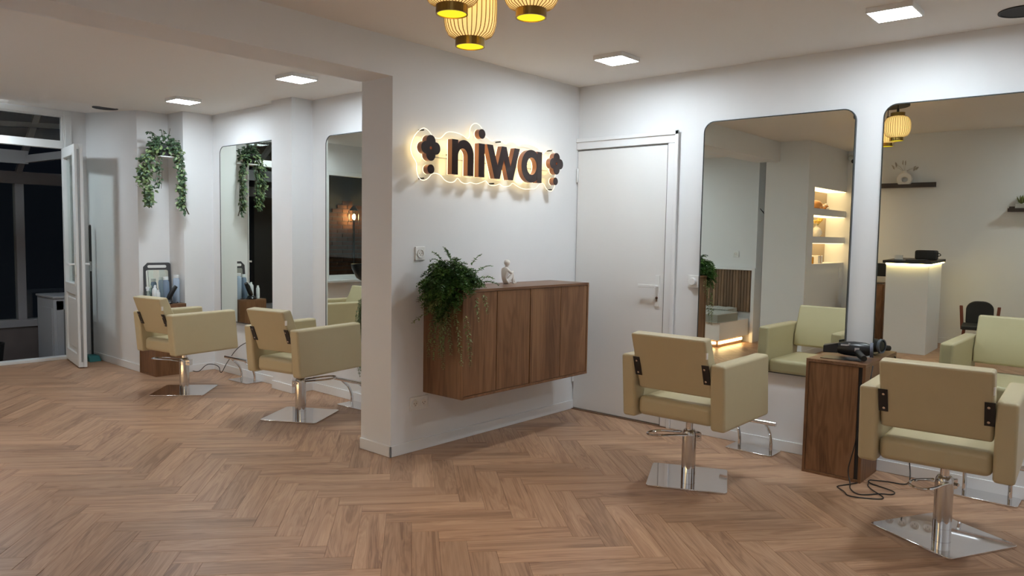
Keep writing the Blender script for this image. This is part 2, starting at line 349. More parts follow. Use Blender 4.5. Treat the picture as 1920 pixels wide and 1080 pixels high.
for a in range(-80, 90):
    for b in range(-14, 15):
        for kind_ in (0, 1):
            u, v = a + 5 * b, a - 5 * b
            if kind_ == 0: ctr = org + e1 * W_ * (u + 2.5) + e2 * W_ * (v + .5); ang = th; hu, hv = e1 * L_ / 2, e2 * W_ / 2
            else: ctr = org + e1 * W_ * (u + .5) + e2 * W_ * (v + 3.5); ang = th + PI / 2; hu, hv = e2 * L_ / 2, -e1 * W_ / 2
            cs = [ctr - hu - hv, ctr + hu - hv, ctr + hu + hv, ctr - hu + hv]
            if max(p.x for p in cs) < rect[0] or min(p.x for p in cs) > rect[1] or max(p.y for p in cs) < rect[2] or min(p.y for p in cs) > rect[3]: continue
            if ctr.x < PB and min(p.y for p in cs) > 3.72: continue
            if ctr.x < -7.0 and min(p.y for p in cs) > 3.02 and ctr.x < -7.3: continue
            inside = all(rect[0] < p.x < rect[1] and rect[2] < p.y < rect[3] for p in cs)
            pr = project((ctr.x, ctr.y, 0)); vis = pr is not None and -40 < pr[0] < 1960 and pr[1] < 1150
            hid = (ctr.x < PB and ctr.y > 3.6) or (PB < ctr.x < PX and ctr.y > PY)
            planks.append((0 if (vis and inside and not hid) else 1, ctr.length, ctr, ang, cs))
planks.sort(key=lambda t: (t[0], t[1]))
def clip(poly):
    def cut(P, ax, val, keep_gt):
        out = []
        for i in range(len(P)):
            a, b = P[i], P[(i + 1) % len(P)]; ia = (a[ax] > val) == keep_gt; ib = (b[ax] > val) == keep_gt
            if ia: out.append(a)
            if ia != ib: t = (val - a[ax]) / (b[ax] - a[ax]); out.append(a + (b - a) * t)
        return out
    for ax, val, g in ((0, rect[0], True), (0, rect[1], False), (1, rect[2], True), (1, rect[3], False)):
        poly = cut(poly, ax, val, g)
        if len(poly) < 3: return None
    return poly
rest = bmesh.new(); uvr = rest.loops.layers.uv.new('UVMap')
for i, (k_, d_, ctr, ang, cs) in enumerate(planks):
    if i < 298 and k_ == 0:
        o = bpy.data.objects.new('plank', pm); sc.collection.objects.link(o); o.parent = floor; o.location = (ctr.x, ctr.y, 0); o.rotation_euler = (0, 0, ang)
    else:
        sh = [ctr + (p - ctr) * 0.994 for p in cs]
        sh = [p - (p - ctr).normalized() * 0.0004 for p in sh]; P = clip(sh)
        if not P: continue
        ca, sa = math.cos(ang), math.sin(ang)
        top = [rest.verts.new((p.x, p.y, 0)) for p in P]; bot = [rest.verts.new((p.x, p.y, -0.004)) for p in P]
        fs = [rest.faces.new(top)] + [rest.faces.new((bot[q], bot[(q + 1) % len(P)], top[(q + 1) % len(P)], top[q])) for q in range(len(P))]
        for f in fs:
            for l in f.loops:
                q = Vector((l.vert.co.x, l.vert.co.y)) - ctr; l[uvr].uv = (q.x * ca + q.y * sa, -q.x * sa + q.y * ca)
me = bpy.data.meshes.new('plank_far'); rest.to_mesh(me); rest.free(); me.materials.append(M['floor'])
o = bpy.data.objects.new('far_planks', me); sc.collection.objects.link(o); o.parent = floor; o['kind'] = 'stuff'

# ---------------------------------------------------------------- door in the right wall
d = struct('door_1', B(-3.475, -2.695, RY - 0.012, RY + 0.03, 0.012, 2.02), 'door', bevel=0.003, seg=1)
t = MB(); t.xbox(-2.688, -2.612, RY - 0.022, RY, 0, 2.03); t.xbox(PX, -2.612, RY - 0.022, RY, 2.03, 2.10)
t.xbox(-2.632, -2.604, RY - 0.032, RY - 0.018, 0, 2.115); t.xbox(PX, -2.604, RY - 0.032, RY - 0.018, 2.085, 2.115)
struct('trim_1', t, 'trim', bevel=0.004, seg=2)
struct('trim_2', B(-3.48, -2.62, RY - 0.03, RY, 0, 0.006), 'joint')
struct('gap_line', B(-2.6950, -2.6900, RY - 0.0128, RY, 0, 2.022).xbox(-3.478, -2.69, RY - 0.0128, RY, 2.0205, 2.026), 'gap', d)
pl = B(-2.757, -2.722, RY - 0.022, RY - 0.012, 0.868, 1.093).build('door_plate', 'plastic', d, bevel=0.002)
MB().cyl((-2.742, RY - 0.02, 1.015), (-2.742, RY - 0.062, 1.015), 0.009).xbox(-2.875, -2.731, RY - 0.07, RY - 0.056, 1.004, 1.026).build('door_handle', 'plastic', pl, bevel=0.003)
MB().cyl((-2.741, RY - 0.026, 0.93), (-2.741, RY - 0.02, 0.93), 0.010).xbox(-2.746, -2.736, RY - 0.026, RY - 0.02, 0.905, 0.93).build('keyhole', 'steel', pl)
for z in (0.22, 1.78):
    MB().cyl((-3.472, RY - 0.022, z), (-3.472, RY - 0.022, z + 0.1), 0.008, n=10).ball((-3.472, RY - 0.022, z + 0.1), 0.009, 8, 6).build('hinge', 'trim', d, smooth=True)

# ---------------------------------------------------------------- mirrors
def wall_mirror(label, x0, x1, y, zb=0.505, zt=2.152, r=0.075, tilt=0.0, grp='tall rounded wall mirrors'):
    t = thing('wall_mirror', label, 'mirror', ((x0 + x1) / 2, y, zb), 0, grp)
    hw = (x1 - x0) / 2; h = zt - zb
    O = rrect(-hw, hw, 0, h, r); I = rrect(-hw + 0.006, hw - 0.006, 0.006, h - 0.006, r - 0.006)
    mt = Matrix.Translation((0, 0, h / 2)) @ Matrix.Rotation(tilt, 4, 'X') @ Matrix.Translation((0, 0, -h / 2))
    off = -0.004 - abs(tilt) * h / 2
    MB().ring(O, I, FY, off - 0.022, off).move(mt).build('frame', 'mirrorframe', t)
    MB().prism(I, FY, off - 0.020, off - 0.002).move(mt).build('mirror_glass', 'mirror', t)
    return t
wall_mirror('tall rounded mirror on the right wall, beside the door and behind a salon chair', -2.415, -1.433, RY)
wall_mirror('tall rounded mirror at the right edge, beside the wooden side cupboard', -1.277, -0.295, RY, tilt=0.0148)
wall_mirror('narrow-looking tall mirror between the wall corner and the white pier in the left room', -6.81, -5.80, 3.58)
wall_mirror('tall mirror half hidden behind the partition end, reflecting a lit lantern', -5.262, -4.28, 3.69)

# ---------------------------------------------------------------- salon chairs
def make_chair(label, x, y, body_rz, base_rz, pedal, W=0.605, D=0.585, zb=0.372, zt=0.722, cx=0.0, cy=0.0):
    root = thing('salon_chair', label, 'chair', (x, y, 0), 0, 'cream salon chairs')
    R = Matrix.Translation((cx, cy, 0)) @ Matrix.Rotation(body_rz, 4, 'Z')
    aw = 0.082; s_ = 0.030; hw = W / 2; hd = D / 2; iw = hw - aw
    def slab(xa, xb):    # armrest: front and rear edges lean back a little
        return [(xx, yy * hd + (0.5 - k) * s_, zb + (zt - zb) * k) for xx in (xa, xb) for yy in (-1, 1) for k in (0, 1)]
    for sx in (-1, 1):
        xa, xb = sorted((sx * iw, sx * hw))
        arm = MB().hull8(slab(xa + .0005, xb)).move(R).build('armrest', 'leather', root, bevel=0.017, seg=4)
        f = slab(xa, xb); xo = sx * (hw + 0.0005)
        i0 = 4 if sx > 0 else 0
    # seat
    zs = zb + 0.118
    MB().xbox(-iw + 0.001, iw - 0.001, -hd + 0.035, hd - 0.02, zb + 0.012, zs).move(R).build('seat', 'leather', root, bevel=0.030, seg=4)
    # backrest: leaning cushion, rear face flat, front bulging
    b0, b1 = zb + 0.162, zt + 0.138
    yr0, yr1 = -hd + 0.042, -hd - 0.068
    th_ = 0.085; bw = iw - 0.004
    prof = [(yr0, b0), (yr0 + th_ * .85, b0 + 0.012), (yr0 + th_ * 1.0 - 0.02, b0 + 0.10), (yr1 + th_ * 1.12 + 0.025, b1 - 0.10), (yr1 + th_ * 0.95, b1 - 0.004), (yr1, b1 - 0.012)]
    MB().prism(prof, lambda u, v, w_: (w_, u, v), -bw, bw).move(R).build('backrest', 'leather', root, bevel=0.014, seg=4)
    n = Vector((0, b1 - b0, yr0 - yr1)).normalized() * -1      # rear normal (pointing back)
    def on_back(zf, out): return Vector((0, yr0 + (yr1 - yr0) * zf, b0 + (b1 - b0) * zf)) + Vector((0, -1, -0.33)).normalized() * out
    for sx in (-1, 1):
        a = on_back(0.24, 0.004); b = on_back(0.56, 0.004)
        ya, yb = a.y, b.y
        w0, w1 = sorted((sx * (bw - 0.034), sx * (bw + 0.004)))
        br = MB().hull8([(w0, a.y - .003, a.z), (w0, b.y - .003, b.z), (w0, a.y + .003, a.z), (w0, b.y + .003, b.z), (w1, a.y - .003, a.z), (w1, b.y - .003, b.z), (w1, a.y + .003, a.z), (w1, b.y + .003, b.z)]).move(R).build('hinge_bracket', 'black', root)
        for zf in (0.30, 0.50):
            p = on_back(zf, 0.006); MB().cyl((sx * (bw - 0.018), p.y, p.z), (sx * (bw - 0.018), p.y - 0.006, p.z - .002), 0.006, n=8).move(R).build('screw', 'steel', br)
    # care tag sewn to the back edge
    p = on_back(0.80, 0.0)
    MB().xbox(bw - 0.004, bw + 0.002, p.y + 0.004, p.y + 0.020, p.z - 0.045, p.z - 0.012).move(R).build('care_tag', 'ceramic', root)
    # column and base
    MB().xbox(-0.10, 0.10, -0.10, 0.10, zb - 0.012, zb + 0.013).move(R).build('seat_plate', 'black', root, bevel=0.003)
    zc = 0.285
    MB().cyl((0, 0, zc), (0, 0, zb - 0.008), 0.020, n=20).build('piston', 'chrome', root, smooth=True)
    MB().lathe([(0.0392, 0.008), (0.0392, 0.078)], n=28).build('column_foot', 'chrome', root, smooth=True)
    col = MB().lathe([(0.039, 0.0785), (0.039, zc - 0.03), (0.036, zc - 0.012), (0.030, zc)], n=28).build('column', 'steel', root, smooth=True)
    MB().lathe([(0.0398, 0.040), (0.0398, 0.042)], n=28).build('column_ring', 'steel', col, smooth=True)
    pd = root
    a = math.atan2(pedal[1], pedal[0]); Rp = Matrix.Rotation(a, 4, 'Z')
    lever = MB().tube([(0.03, 0.035, 0.262), (0.10, 0.05, 0.270), (0.20, 0.075, 0.276), (0.27, 0.055, 0.276), (0.245, -0.02, 0.274), (0.16, -0.055, 0.272), (0.03, -0.035, 0.262)], 0.0062, n=8, sub=2)
    lever.move(Rp).build('pump_lever', 'chrome', root, smooth=True)
    MB().xbox(-0.062, -0.020, -0.026, 0.026, 0.222, 0.268).cyl((-0.045, -0.04, 0.246), (-0.045, 0.04, 0.246), 0.008, n=10).move(Rp).build('pump_block', 'chrome', root, bevel=0.003)
    MB().prism(rrect(-0.216, 0.216, -0.216, 0.216, 0.022, 5), FZ, 0.0015, 0.010).move(Matrix.Rotation(base_rz, 4, 'Z')).build('base_plate', 'chrome', root, bevel=0.002, seg=2)
    return root
R_ = math.radians
make_chair('cream salon chair in the middle, in front of the mirror beside the white door', -1.972, 3.808, R_(0.9), R_(25), (-0.62, -0.80), cx=0.03, cy=0.0)
make_chair('cream salon chair nearest the camera at the right edge, base plate turned cornerwise', -0.712, 3.890, R_(3.2), R_(-28), (-0.35, -0.94), W=0.605, D=0.575, zb=0.366, zt=0.716, cx=-0.015, cy=-0.01)
make_chair('farthest cream salon chair, before the plant nook in the left room', -6.192, 2.900, R_(8.5), R_(-43), (-0.8, -0.55), W=0.535, D=0.60, zb=0.352, zt=0.688, cx=0.01, cy=0.022)
make_chair('cream salon chair just left of the partition end', -4.765, 3.100, R_(10), R_(31), (0.52, 0.85), W=0.545, D=0.63, zb=0.352, zt=0.690, cx=0.03, cy=0.02)

# ---------------------------------------------------------------- footrests
def footrest(label, x, y, hw=0.155, rz=0.0):
    r = thing('footrest', label, 'footrest', (x, y, 0), rz, 'chrome footrests under the mirrors')
    MB().prism(rrect(-hw, hw, -0.085, 0.085, 0.02, 4), FZ, 0.0015, 0.009).build('base_plate', 'chrome', r, bevel=0.002)
    for sx in (-1, 1):
        MB().tube([(sx * hw * .68, 0.03, 0.008), (sx * hw * .68, 0.035, 0.06), (sx * hw * .68, 0.005, 0.14), (sx * hw * .68, -0.07, 0.205)], 0.011, n=10, sub=2).build('post', 'chrome', r, smooth=True)
    MB().cyl((-hw * 1.15, -0.085, 0.215), (hw * 1.15, -0.085, 0.215), 0.0145, n=14).build('footbar', 'chrome', r, smooth=True)
    return r
footrest('chrome footrest on the floor behind the middle salon chair', -1.945, 4.632)
footrest('chrome footrest behind the nearest salon chair at the right edge', -0.655, 4.650)
footrest('chrome footrest between the two left-room chairs, near the cord', -6.23, 3.475, rz=R_(3))
footrest('chrome footrest partly hidden behind the end of the partition', -4.72, 3.585, rz=R_(3))

# ---------------------------------------------------------------- floating cabinet
cab = thing('wall_cabinet', 'floating walnut cabinet with four flat doors under the lit sign', 'cabinet', (PX, 3.155, 0.365))
Dp, Wc, Hc = 0.347, 1.29, 0.665
b = MB(); b.xbox(0, Dp, 0, 0.016, 0, Hc).xbox(0, Dp, Wc - 0.016, Wc, 0, Hc).xbox(0, Dp, 0.016, Wc - 0.016, 0, 0.016).xbox(0, 0.01, 0.016, Wc - 0.016, 0.016, Hc - 0.016).xbox(0.01, Dp, 0.634, 0.656, 0.016, Hc - 0.016)
b.build('carcass', 'wood', cab, bevel=0.0008, seg=1)
B(-0.0, Dp + 0.001, 0.016, Wc - 0.016, Hc - 0.016, Hc + 0.0005).build('top_board', 'woodtop', cab)
for a_, b_ in ((0.0185, 0.3055), (0.3100, 0.6315), (0.6585, 0.9630), (0.9675, 1.2715)):
    B(Dp - 0.022, Dp - 0.004, a_, b_, 0.0185, Hc - 0.0185).build('door', 'wood', cab, bevel=0.001, seg=1)

def cupboard(label, x0, x1, y0, y1, h, gapside=0.03):
    r = thing('side_cupboard', label, 'cupboard', (x0, y0, 0), 0, 'walnut side cupboards')
    w, dpt = x1 - x0, y1 - y0
    MB().xbox(0, 0.016, 0, dpt, 0, h).xbox(w - 0.016, w, 0, dpt, 0, h).xbox(0.016, w - 0.016, 0, dpt, 0, 0.016).xbox(0.016, w - 0.016, dpt - 0.01, dpt, 0.016, h).build('carcass', 'wood', r, bevel=0.0008, seg=1)
    B(0, w, 0, dpt, h, h + 0.018).build('top_board', 'woodtop', r, bevel=0.0008, seg=1)
    B(0.018, w - 0.016 - gapside, 0.003, 0.021, 0.018, h - 0.002).build('door', 'wood', r, bevel=0.001, seg=1)
    B(w - 0.016 - gapside, w - 0.016, 0.012, 0.02, 0.016, h).build('finger_recess', 'blackmat', r)
    return r
cupboard('walnut side cupboard between the two right-hand mirrors with a hair dryer on top', -1.550, -1.222, 4.410, 4.722, 0.657, 0.022)
cupboard('low walnut cupboard fitted in the plant nook behind the farthest chair', -7.298, -6.955, 2.99, 3.285, 0.650, 0.0)

# ---------------------------------------------------------------- sign
sign = thing('wall_sign', 'backlit niwa shop sign with brown letters and flowers on clear acrylic', 'sign', (PX, 3.72, 1.85))
SY, SZ = -3.72, -1.85
FS = lambda u, v, w_: (w_, u + SY, v + SZ)
XF0, XF1 = 0.070, 0.113     # letter block from the plate side to the front face
def letter(name, shapes):
    body = MB(); face = MB(); led = MB()
    for sh in shapes:
        if sh[0] == 'q': body.prism(sh[1], FS, XF0 + .0042, XF1 + .0002); face.prism(sh[1], FS, XF1 + .0002, XF1 + .0012); led.prism(sh[1], FS, XF0 - .0004, XF0 + .004)
        elif sh[0] == 'p': body.prism(sh[1], FS, XF0 + .004, XF1 - .001); face.prism(sh[1], FS, XF1 - .001, XF1); led.prism(sh[1], FS, XF0, XF0 + .004)
        else: body.ring(sh[1], sh[2], FS, XF0 + .004, XF1 - .001); face.ring(sh[1], sh[2], FS, XF1 - .001, XF1); led.ring(sh[1], sh[2], FS, XF0, XF0 + .004)
    o = body.build(name, 'signside', sign); face.build('face', 'signface', o); led.build('led_back', 'signled', o)
    return o
def arcp(cx, cy, rx, ry, a, b, n=12): return [(cx + rx * math.cos(math.radians(a + (b - a) * i / n)), cy + ry * math.sin(math.radians(a + (b - a) * i / n))) for i in range(n + 1)]
zB, zX = 1.735, 1.952
yn = 3.277
nshape = [(yn, zB), (yn + .053, zB), (yn + .053, 1.845)] + arcp(yn + .096, 1.852, .043, .050, 180, 0, 14) + [(yn + .139, zB), (yn + .192, zB)] + arcp(yn + .108, 1.862, .084, .094, 0, 125, 14) + [(yn + .053, 1.925), (yn + .053, zX), (yn, zX)]
letter('letter_n', [('p', nshape)])
letter('letter_i', [('p', [(3.517, zB), (3.572, zB), (3.572, 1.950), (3.517, 1.950)]), ('p', circ(3.545, 2.012, 0.031, 28))])
wsh = [(3.594, zX), (3.650, zX), (3.699, 1.822), (3.738, zX), (3.785, zX), (3.829, 1.822), (3.868, zX), (3.922, zX), (3.856, zB), (3.806, zB), (3.761, 1.868), (3.722, zB), (3.670, zB)]
letter('letter_w', [('p', wsh[::-1])])
letter('letter_a', [('r', circ(4.048, 1.845, .106, 40, .113), circ(4.052, 1.846, .053, 40, .060)), ('q', [(4.112, zB), (4.163, zB), (4.163, zX), (4.112, zX)])])
def flower(cy, cz, s_=1.0):
    pts = []
    for i in range(96):
        t = 2 * PI * i / 96; ph = ((t + PI / 4) % (PI / 2)) - PI / 4; c_, r_ = 0.040 * s_, 0.0375 * s_
        pts.append((cy + (c_ * math.cos(ph) + math.sqrt(max(r_ * r_ - (c_ * math.sin(ph)) ** 2, 0))) * math.cos(t), cz + (c_ * math.cos(ph) + math.sqrt(max(r_ * r_ - (c_ * math.sin(ph)) ** 2, 0))) * math.sin(t)))
    return ('r', pts, circ(cy, cz, 0.0095, 96))
letter('flower_emblem', [flower(3.100, 1.879)]); letter('dot_emblem', [('p', circ(3.101, 1.752, .0285, 24))])
letter('flower_emblem', [flower(4.334, 1.886)]); letter('dot_emblem', [('p', circ(4.326, 1.759, .0275, 24))])
plp = [(3.102, 2.006), (3.04, 1.96), (3.004, 1.88), (3.02, 1.83), (3.061, 1.789), (3.055, 1.755), (3.070, 1.705), (3.106, 1.685), (3.15, 1.70), (3.188, 1.742), (3.255, 1.735), (3.29, 1.70), (3.341, 1.688), (3.385, 1.70), (3.405, 1.728), (3.44, 1.695), (3.49, 1.690),
       (3.521, 1.705), (3.574, 1.693), (3.642, 1.713), (3.669, 1.727), (3.70, 1.698), (3.739, 1.694), (3.780, 1.700), (3.806, 1.713), (3.84, 1.695), (3.874, 1.696), (3.920, 1.705), (3.942, 1.730), (3.99, 1.705), (4.06, 1.69), (4.128, 1.694), (4.20, 1.70), (4.240, 1.742), (4.29, 1.745), (4.318, 1.705), (4.36, 1.69), (4.40, 1.70), (4.425, 1.745),
       (4.41, 1.80), (4.452, 1.86), (4.45, 1.92), (4.42, 1.97), (4.362, 2.0), (4.31, 1.985), (4.275, 1.95), (4.242, 1.976), (4.20, 2.0), (4.087, 2.012), (4.03, 2.00), (3.996, 1.985), (3.96, 2.003), (3.925, 2.007), (3.89, 2.0), (3.862, 1.981), (3.83, 2.0), (3.799, 2.006), (3.755, 2.002), (3.723, 1.985), (3.68, 2.01), (3.640, 2.02), (3.632, 2.06), (3.60, 2.085),
       (3.565, 2.091), (3.53, 2.075), (3.510, 2.04), (3.512, 1.995), (3.49, 1.978), (3.46, 1.995), (3.411, 2.007), (3.35, 2.010), (3.303, 2.002), (3.27, 1.97), (3.25, 1.955), (3.19, 1.955), (3.165, 1.985), (3.135, 2.003)]
def chaikin(P, k=2):
    for _ in range(k):
        Q = []
        for i in range(len(P)):
            a, b = P[i], P[(i + 1) % len(P)]; Q += [(a[0] * .75 + b[0] * .25, a[1] * .75 + b[1] * .25), (a[0] * .25 + b[0] * .75, a[1] * .25 + b[1] * .75)]
        P = Q
    return P
plo = chaikin(plp[::-1], 2)
plate = MB().prism(plo, FS, 0.030, 0.036).build('backing_plate', 'acrylic', sign, label='clear acrylic backing plate')
MB().tube([FS(u, v, 0.033) for u, v in plo], 0.0022, n=5, closed=True).build('lit_edge', 'edgeglow', plate)
for (y_, z_) in ((3.102, 1.992), (3.106, 1.70), (3.799, 1.992), (3.739, 1.708), (4.362, 1.988), (4.37, 1.703)):
    MB().cyl((0, y_ + SY, z_ + SZ), (0.044, y_ + SY, z_ + SZ), 0.005, n=10).build('standoff', 'blackmat', sign)
MB().cyl((0.028, 3.0 + SY + .13, 1.838 + SZ), (0.028, 4.33 + SY, 1.838 + SZ), 0.004, n=6).build('cable', 'greymetal', sign)
for y_ in (3.1, 3.3, 3.545, 3.70, 3.83, 4.05, 4.33):
    MB().cyl((0.036, y_ + SY, 1.86 + SZ), (0.072, y_ + SY, 1.86 + SZ), 0.004, n=6).build('peg', 'greymetal', sign)

# ---------------------------------------------------------------- sockets and switches
def socket_plate(label, loc, rz, n=1, name='power_socket', w=0.08, step=0.071):
    r = thing(name, label, 'socket', loc, rz)
    W2 = w / 2 + step * (n - 1) / 2
    B(-W2, W2, -0.009, 0, -0.042, 0.042).build('plate', 'plastic', r, bevel=0.003)
    for i in range(n):
        cx = (i - (n - 1) / 2) * step
        rg = MB().ring(circ(cx, 0, .027, 28), circ(cx, 0, .022, 28), FY, -0.014, -0.008).build('ring', 'plastic', r)
        MB().cyl((cx, -0.0105, 0), (cx, -0.008, 0), 0.022, n=24).build('dish', 'ceramic', rg)
        for dx, dz in ((-.0095, 0.001), (.0095, 0.001), (0, -.010)):
            MB().cyl((cx + dx, -0.0116, dz), (cx + dx, -0.0100, dz), 0.0027, n=8).build('pin_hole', 'blackmat', rg)
    return r
socket_plate('single white power socket above the fern on the partition', (PX, 3.116, 1.240), R_(90))
socket_plate('double white power socket low on the partition below the cabinet', (PX, 3.118, 0.302), R_(90), 2)
socket_plate('row of four white power sockets low on the wall beneath the right-hand mirror', (-1.04, RY, 0.297), 0, 4, step=0.068)
sw = thing('dimmer_switch', 'round white dimmer knob on a square plate beside the door frame', 'switch', (-2.466, RY, 1.063))
B(-0.042, 0.042, -0.010, 0, -0.044, 0.044).build('plate', 'plastic', sw, bevel=0.003)
MB().cyl((0, -0.032, 0), (0, -0.010, 0), 0.024, 0.026, 28).build('knob', 'plastic', sw, bevel=0.002)

# ---------------------------------------------------------------- ceiling panels, speakers, pendants
def led_panel(label, x, y, z, m, s_=0.108):
    r = thing('ceiling_panel', label, 'ceiling light', (x, y, z), 0, 'square LED ceiling panels')
    MB().ring(rrect(-s_, s_, -s_, s_, .004, 2), rrect(-s_ + .008, s_ - .008, -s_ + .008, s_ - .008, .003, 2), FZ, -0.026, 0).build('frame', 'plastic', r)
    B(-s_ + .008, s_ - .008, -s_ + .008, s_ - .008, -0.025, -0.004).build('diffuser', m, r)
    return r
led_panel('square LED panel on the ceiling nearest the right edge', -1.083, 4.09, CZ, 'panel_r')
led_panel('square LED panel on the ceiling above the white door', -2.715, 4.09, CZ, 'panel_r')
led_panel('square LED panel on the ceiling in the left room near the partition', -4.735, 3.055, CL, 'panel_l')
led_panel('smaller-looking square LED panel above the hanging plant in the left room', -6.335, 2.99, CL, 'panel_l')
led_panel('added LED fill panel, unseen, on the main ceiling right of the view', 0.40, 4.09, CZ, 'panel_r')  # extra panel added out of view to fill the main room with light
led_panel('square LED panel on the main ceiling behind the camera', -0.30, 0.05, CZ, 'panel_back')
led_panel('square LED panel near the French door outside the view', -8.20, 1.90, 2.505, 'panel_l')
led_panel('added LED fill panel, unseen, over the bench side of the left room', -5.60, 0.80, CL, 'panel_l')  # unseen panel added for general light in the left room
def speaker(label, x, y, z):
    r = thing('ceiling_speaker', label, 'speaker', (x, y, z), 0, 'round dark ceiling speakers')
    MB().ring(circ(0, 0, .108, 40), circ(0, 0, .098, 40), FZ, -0.006, 0).build('rim', 'blackmat', r)
    MB().cyl((0, 0, -0.004), (0, 0, 0), 0.098, n=40).build('grille', 'grille', r)
speaker('round dark speaker in the ceiling near the French door', -7.49, 2.80, 2.479)
speaker('round dark speaker in the ceiling at the top right corner', -0.60, 4.49, CZ)

clus = (-2.00, 2.13)
can = thing('pendant_canopy', 'round dark ceiling canopy that carries the lantern cords', 'canopy', (*clus, CZ))
MB().cyl((0, 0, -0.028), (0, 0, 0), 0.235, n=48).build('plate', 'blackmat', can, bevel=0.004)
def pendant(label, x, y, zb, h, rmax, sq):
    r = thing('pendant_lantern', label, 'pendant lamp', (x, y, zb), 0, 'pleated pendant lanterns')
    n = 14; prof = []
    for i in range(n + 1):
        t = i / n; q = abs(2 * t - 1); rr = 0.056 + (rmax - 0.056) * (1 - q ** sq) ** (1 / 2.0)
        prof.append((rr, 0.030 + (h - 0.06) * t))
    NR = 34
    MB().lathe(prof, n=NR * 4, rf=lambda a: 1 - 0.018 * (0.5 + 0.5 * math.cos(NR * a)), close=False).build('shade', 'lampshade', r, smooth=True, flip=False)
    rb = MB()
    for k in range(NR):
        a = 2 * PI * k / NR; rb.tube([((q + 0.0005) * 0.985 * math.cos(a), (q + 0.0005) * 0.985 * math.sin(a), z) for q, z in prof], 0.0021, n=4)
    o = rb.build('pleat_ribs', 'lamprib', r); o['kind'] = 'stuff'
    MB().ring(circ(0, 0, .058, 36), circ(0, 0, .053, 36), FZ, 0, 0.034).build('bottom_ring', 'brass', r)
    MB().ring(circ(0, 0, .0528, 36), circ(0, 0, .049, 36), FZ, 0.003, 0.032).build('ring_lining', 'lampslit', r)
    MB().cyl((0, 0, h - 0.034), (0, 0, h), 0.058, n=36).build('top_ring', 'brass', r)
    MB().ball((0, 0, 0.085), 0.034, 16, 10).build('bulb', 'bulb', r, smooth=True)
    MB().cyl((0, 0, h), (0, 0, h + 0.035), 0.010, n=12).build('cord_grip', 'blackmat', r)
    MB().cyl((0, 0, h + 0.03), (0, 0, CZ - 0.028 - zb), 0.0035, n=8).build('cord', 'blackmat', r)
    return r
pendant('round pleated lantern at the top edge, rightmost of the three', -1.84, 2.19, 2.172, 0.245, 0.108, 2.4)
pendant('long pleated lantern hanging lowest of the three', -2.094, 2.126, 2.092, 0.285, 0.103, 3.4)
pendant('round pleated lantern at the top edge, leftmost and partly before the long one', -1.990, 1.925, 2.152, 0.235, 0.106, 2.4)

# ---------------------------------------------------------------- plants
def sprig(fol, stm, p, d, L, leafL, leafW, rng, grav=.5, n=7, ok=None):
    p = Vector(p); d = Vector(d).normalized(); pts = [p.copy()]
    for i in range(n):
        d = (d + Vector((0, 0, -grav * i / n / 1.5))).normalized(); p = p + d * L / n
        if ok and not ok(p): break
        pts.append(p.copy())
    if len(pts) < 3: return
    stm.tube(pts, .0011, n=3)
    for i in range(len(pts)):
        q = pts[i]; dd = (pts[min(i + 1, len(pts) - 1)] - pts[max(i - 1, 0)]).normalized(); sd = dd.cross(Vector((rng.uniform(-.5, .5), rng.uniform(-.5, .5), 1)))
        sd = sd.normalized() if sd.length > .05 else Vector((1, 0, 0)); sc_l = rng.uniform(.8, 1.15) * (1 - .4 * (i / max(1, len(pts) - 1)) ** 2)
        for g in (-1, 1):
            w_ = sd * g + dd * .45 + Vector((0, 0, rng.uniform(.0, .45)))
            if ok and not ok(q + w_.normalized() * leafL): continue
            fol.leaf(q, w_, (rng.uniform(-.3, .3), rng.uniform(-.3, .3), 1), leafL * sc_l, leafW * sc_l, .30)
fern = thing('trailing_fern', 'bushy dark green trailing fern in a black pot on the left end of the cabinet', 'plant', (-3.28, 3.262, 1.0305))
FO = Vector(fern.location)
MB().lathe([(0.048, 0), (0.060, 0.03), (0.070, 0.11), (0.073, 0.115), (0.064, 0.115), (0.060, 0.10)], n=24).build('pot', 'pot', fern, smooth=True)
def free(p):
    w = p + FO
    if w.x < PX + .012: return False
    if w.x < -3.118 and w.y > 3.140 and w.z < 1.038: return False
    return True
rng = random.Random(21); fd_, fm_, fl_, st_ = MB(), MB(), MB(), MB()
cen = Vector((-3.255, 3.165, 1.045)) - FO; k = 0
while k < 520:
    v = Vector((rng.gauss(0, 1), rng.gauss(0, 1), rng.gauss(0, 1))).normalized(); q = rng.uniform(.35, .92)
    p = cen + Vector((v.x * .165 * q, v.y * .170 * q, v.z * (.150 if v.z > 0 else .21) * q))
    if not free(p): continue
    k += 1; tgt = fl_ if (p.z < -.04 and rng.random() < .45) else (fm_ if rng.random() < .5 else fd_)
    sprig(tgt, st_, p, Vector((v.x, v.y, v.z * .7 - .15)), rng.uniform(.05, .085), .029, .0165, rng, .9, 6, free)
for (dx, dy, dz, L) in ((-.08, -.13, .19, .09), (-.05, -.07, .21, .09), (-.04, -.06, .19, .10), (.02, .12, .15, .12), (.06, .16, .10, .13), (.10, .13, .04, .12), (.12, .17, .01, .12), (-.09, -.17, .06, .09), (-.10, -.22, -.02, .10)):
    sprig(fm_, st_, Vector((dx, dy, dz)) * .75 + Vector((0, 0, .03)), (dx, dy, dz), L * .8, .023, .014, rng, .25, 9, free)
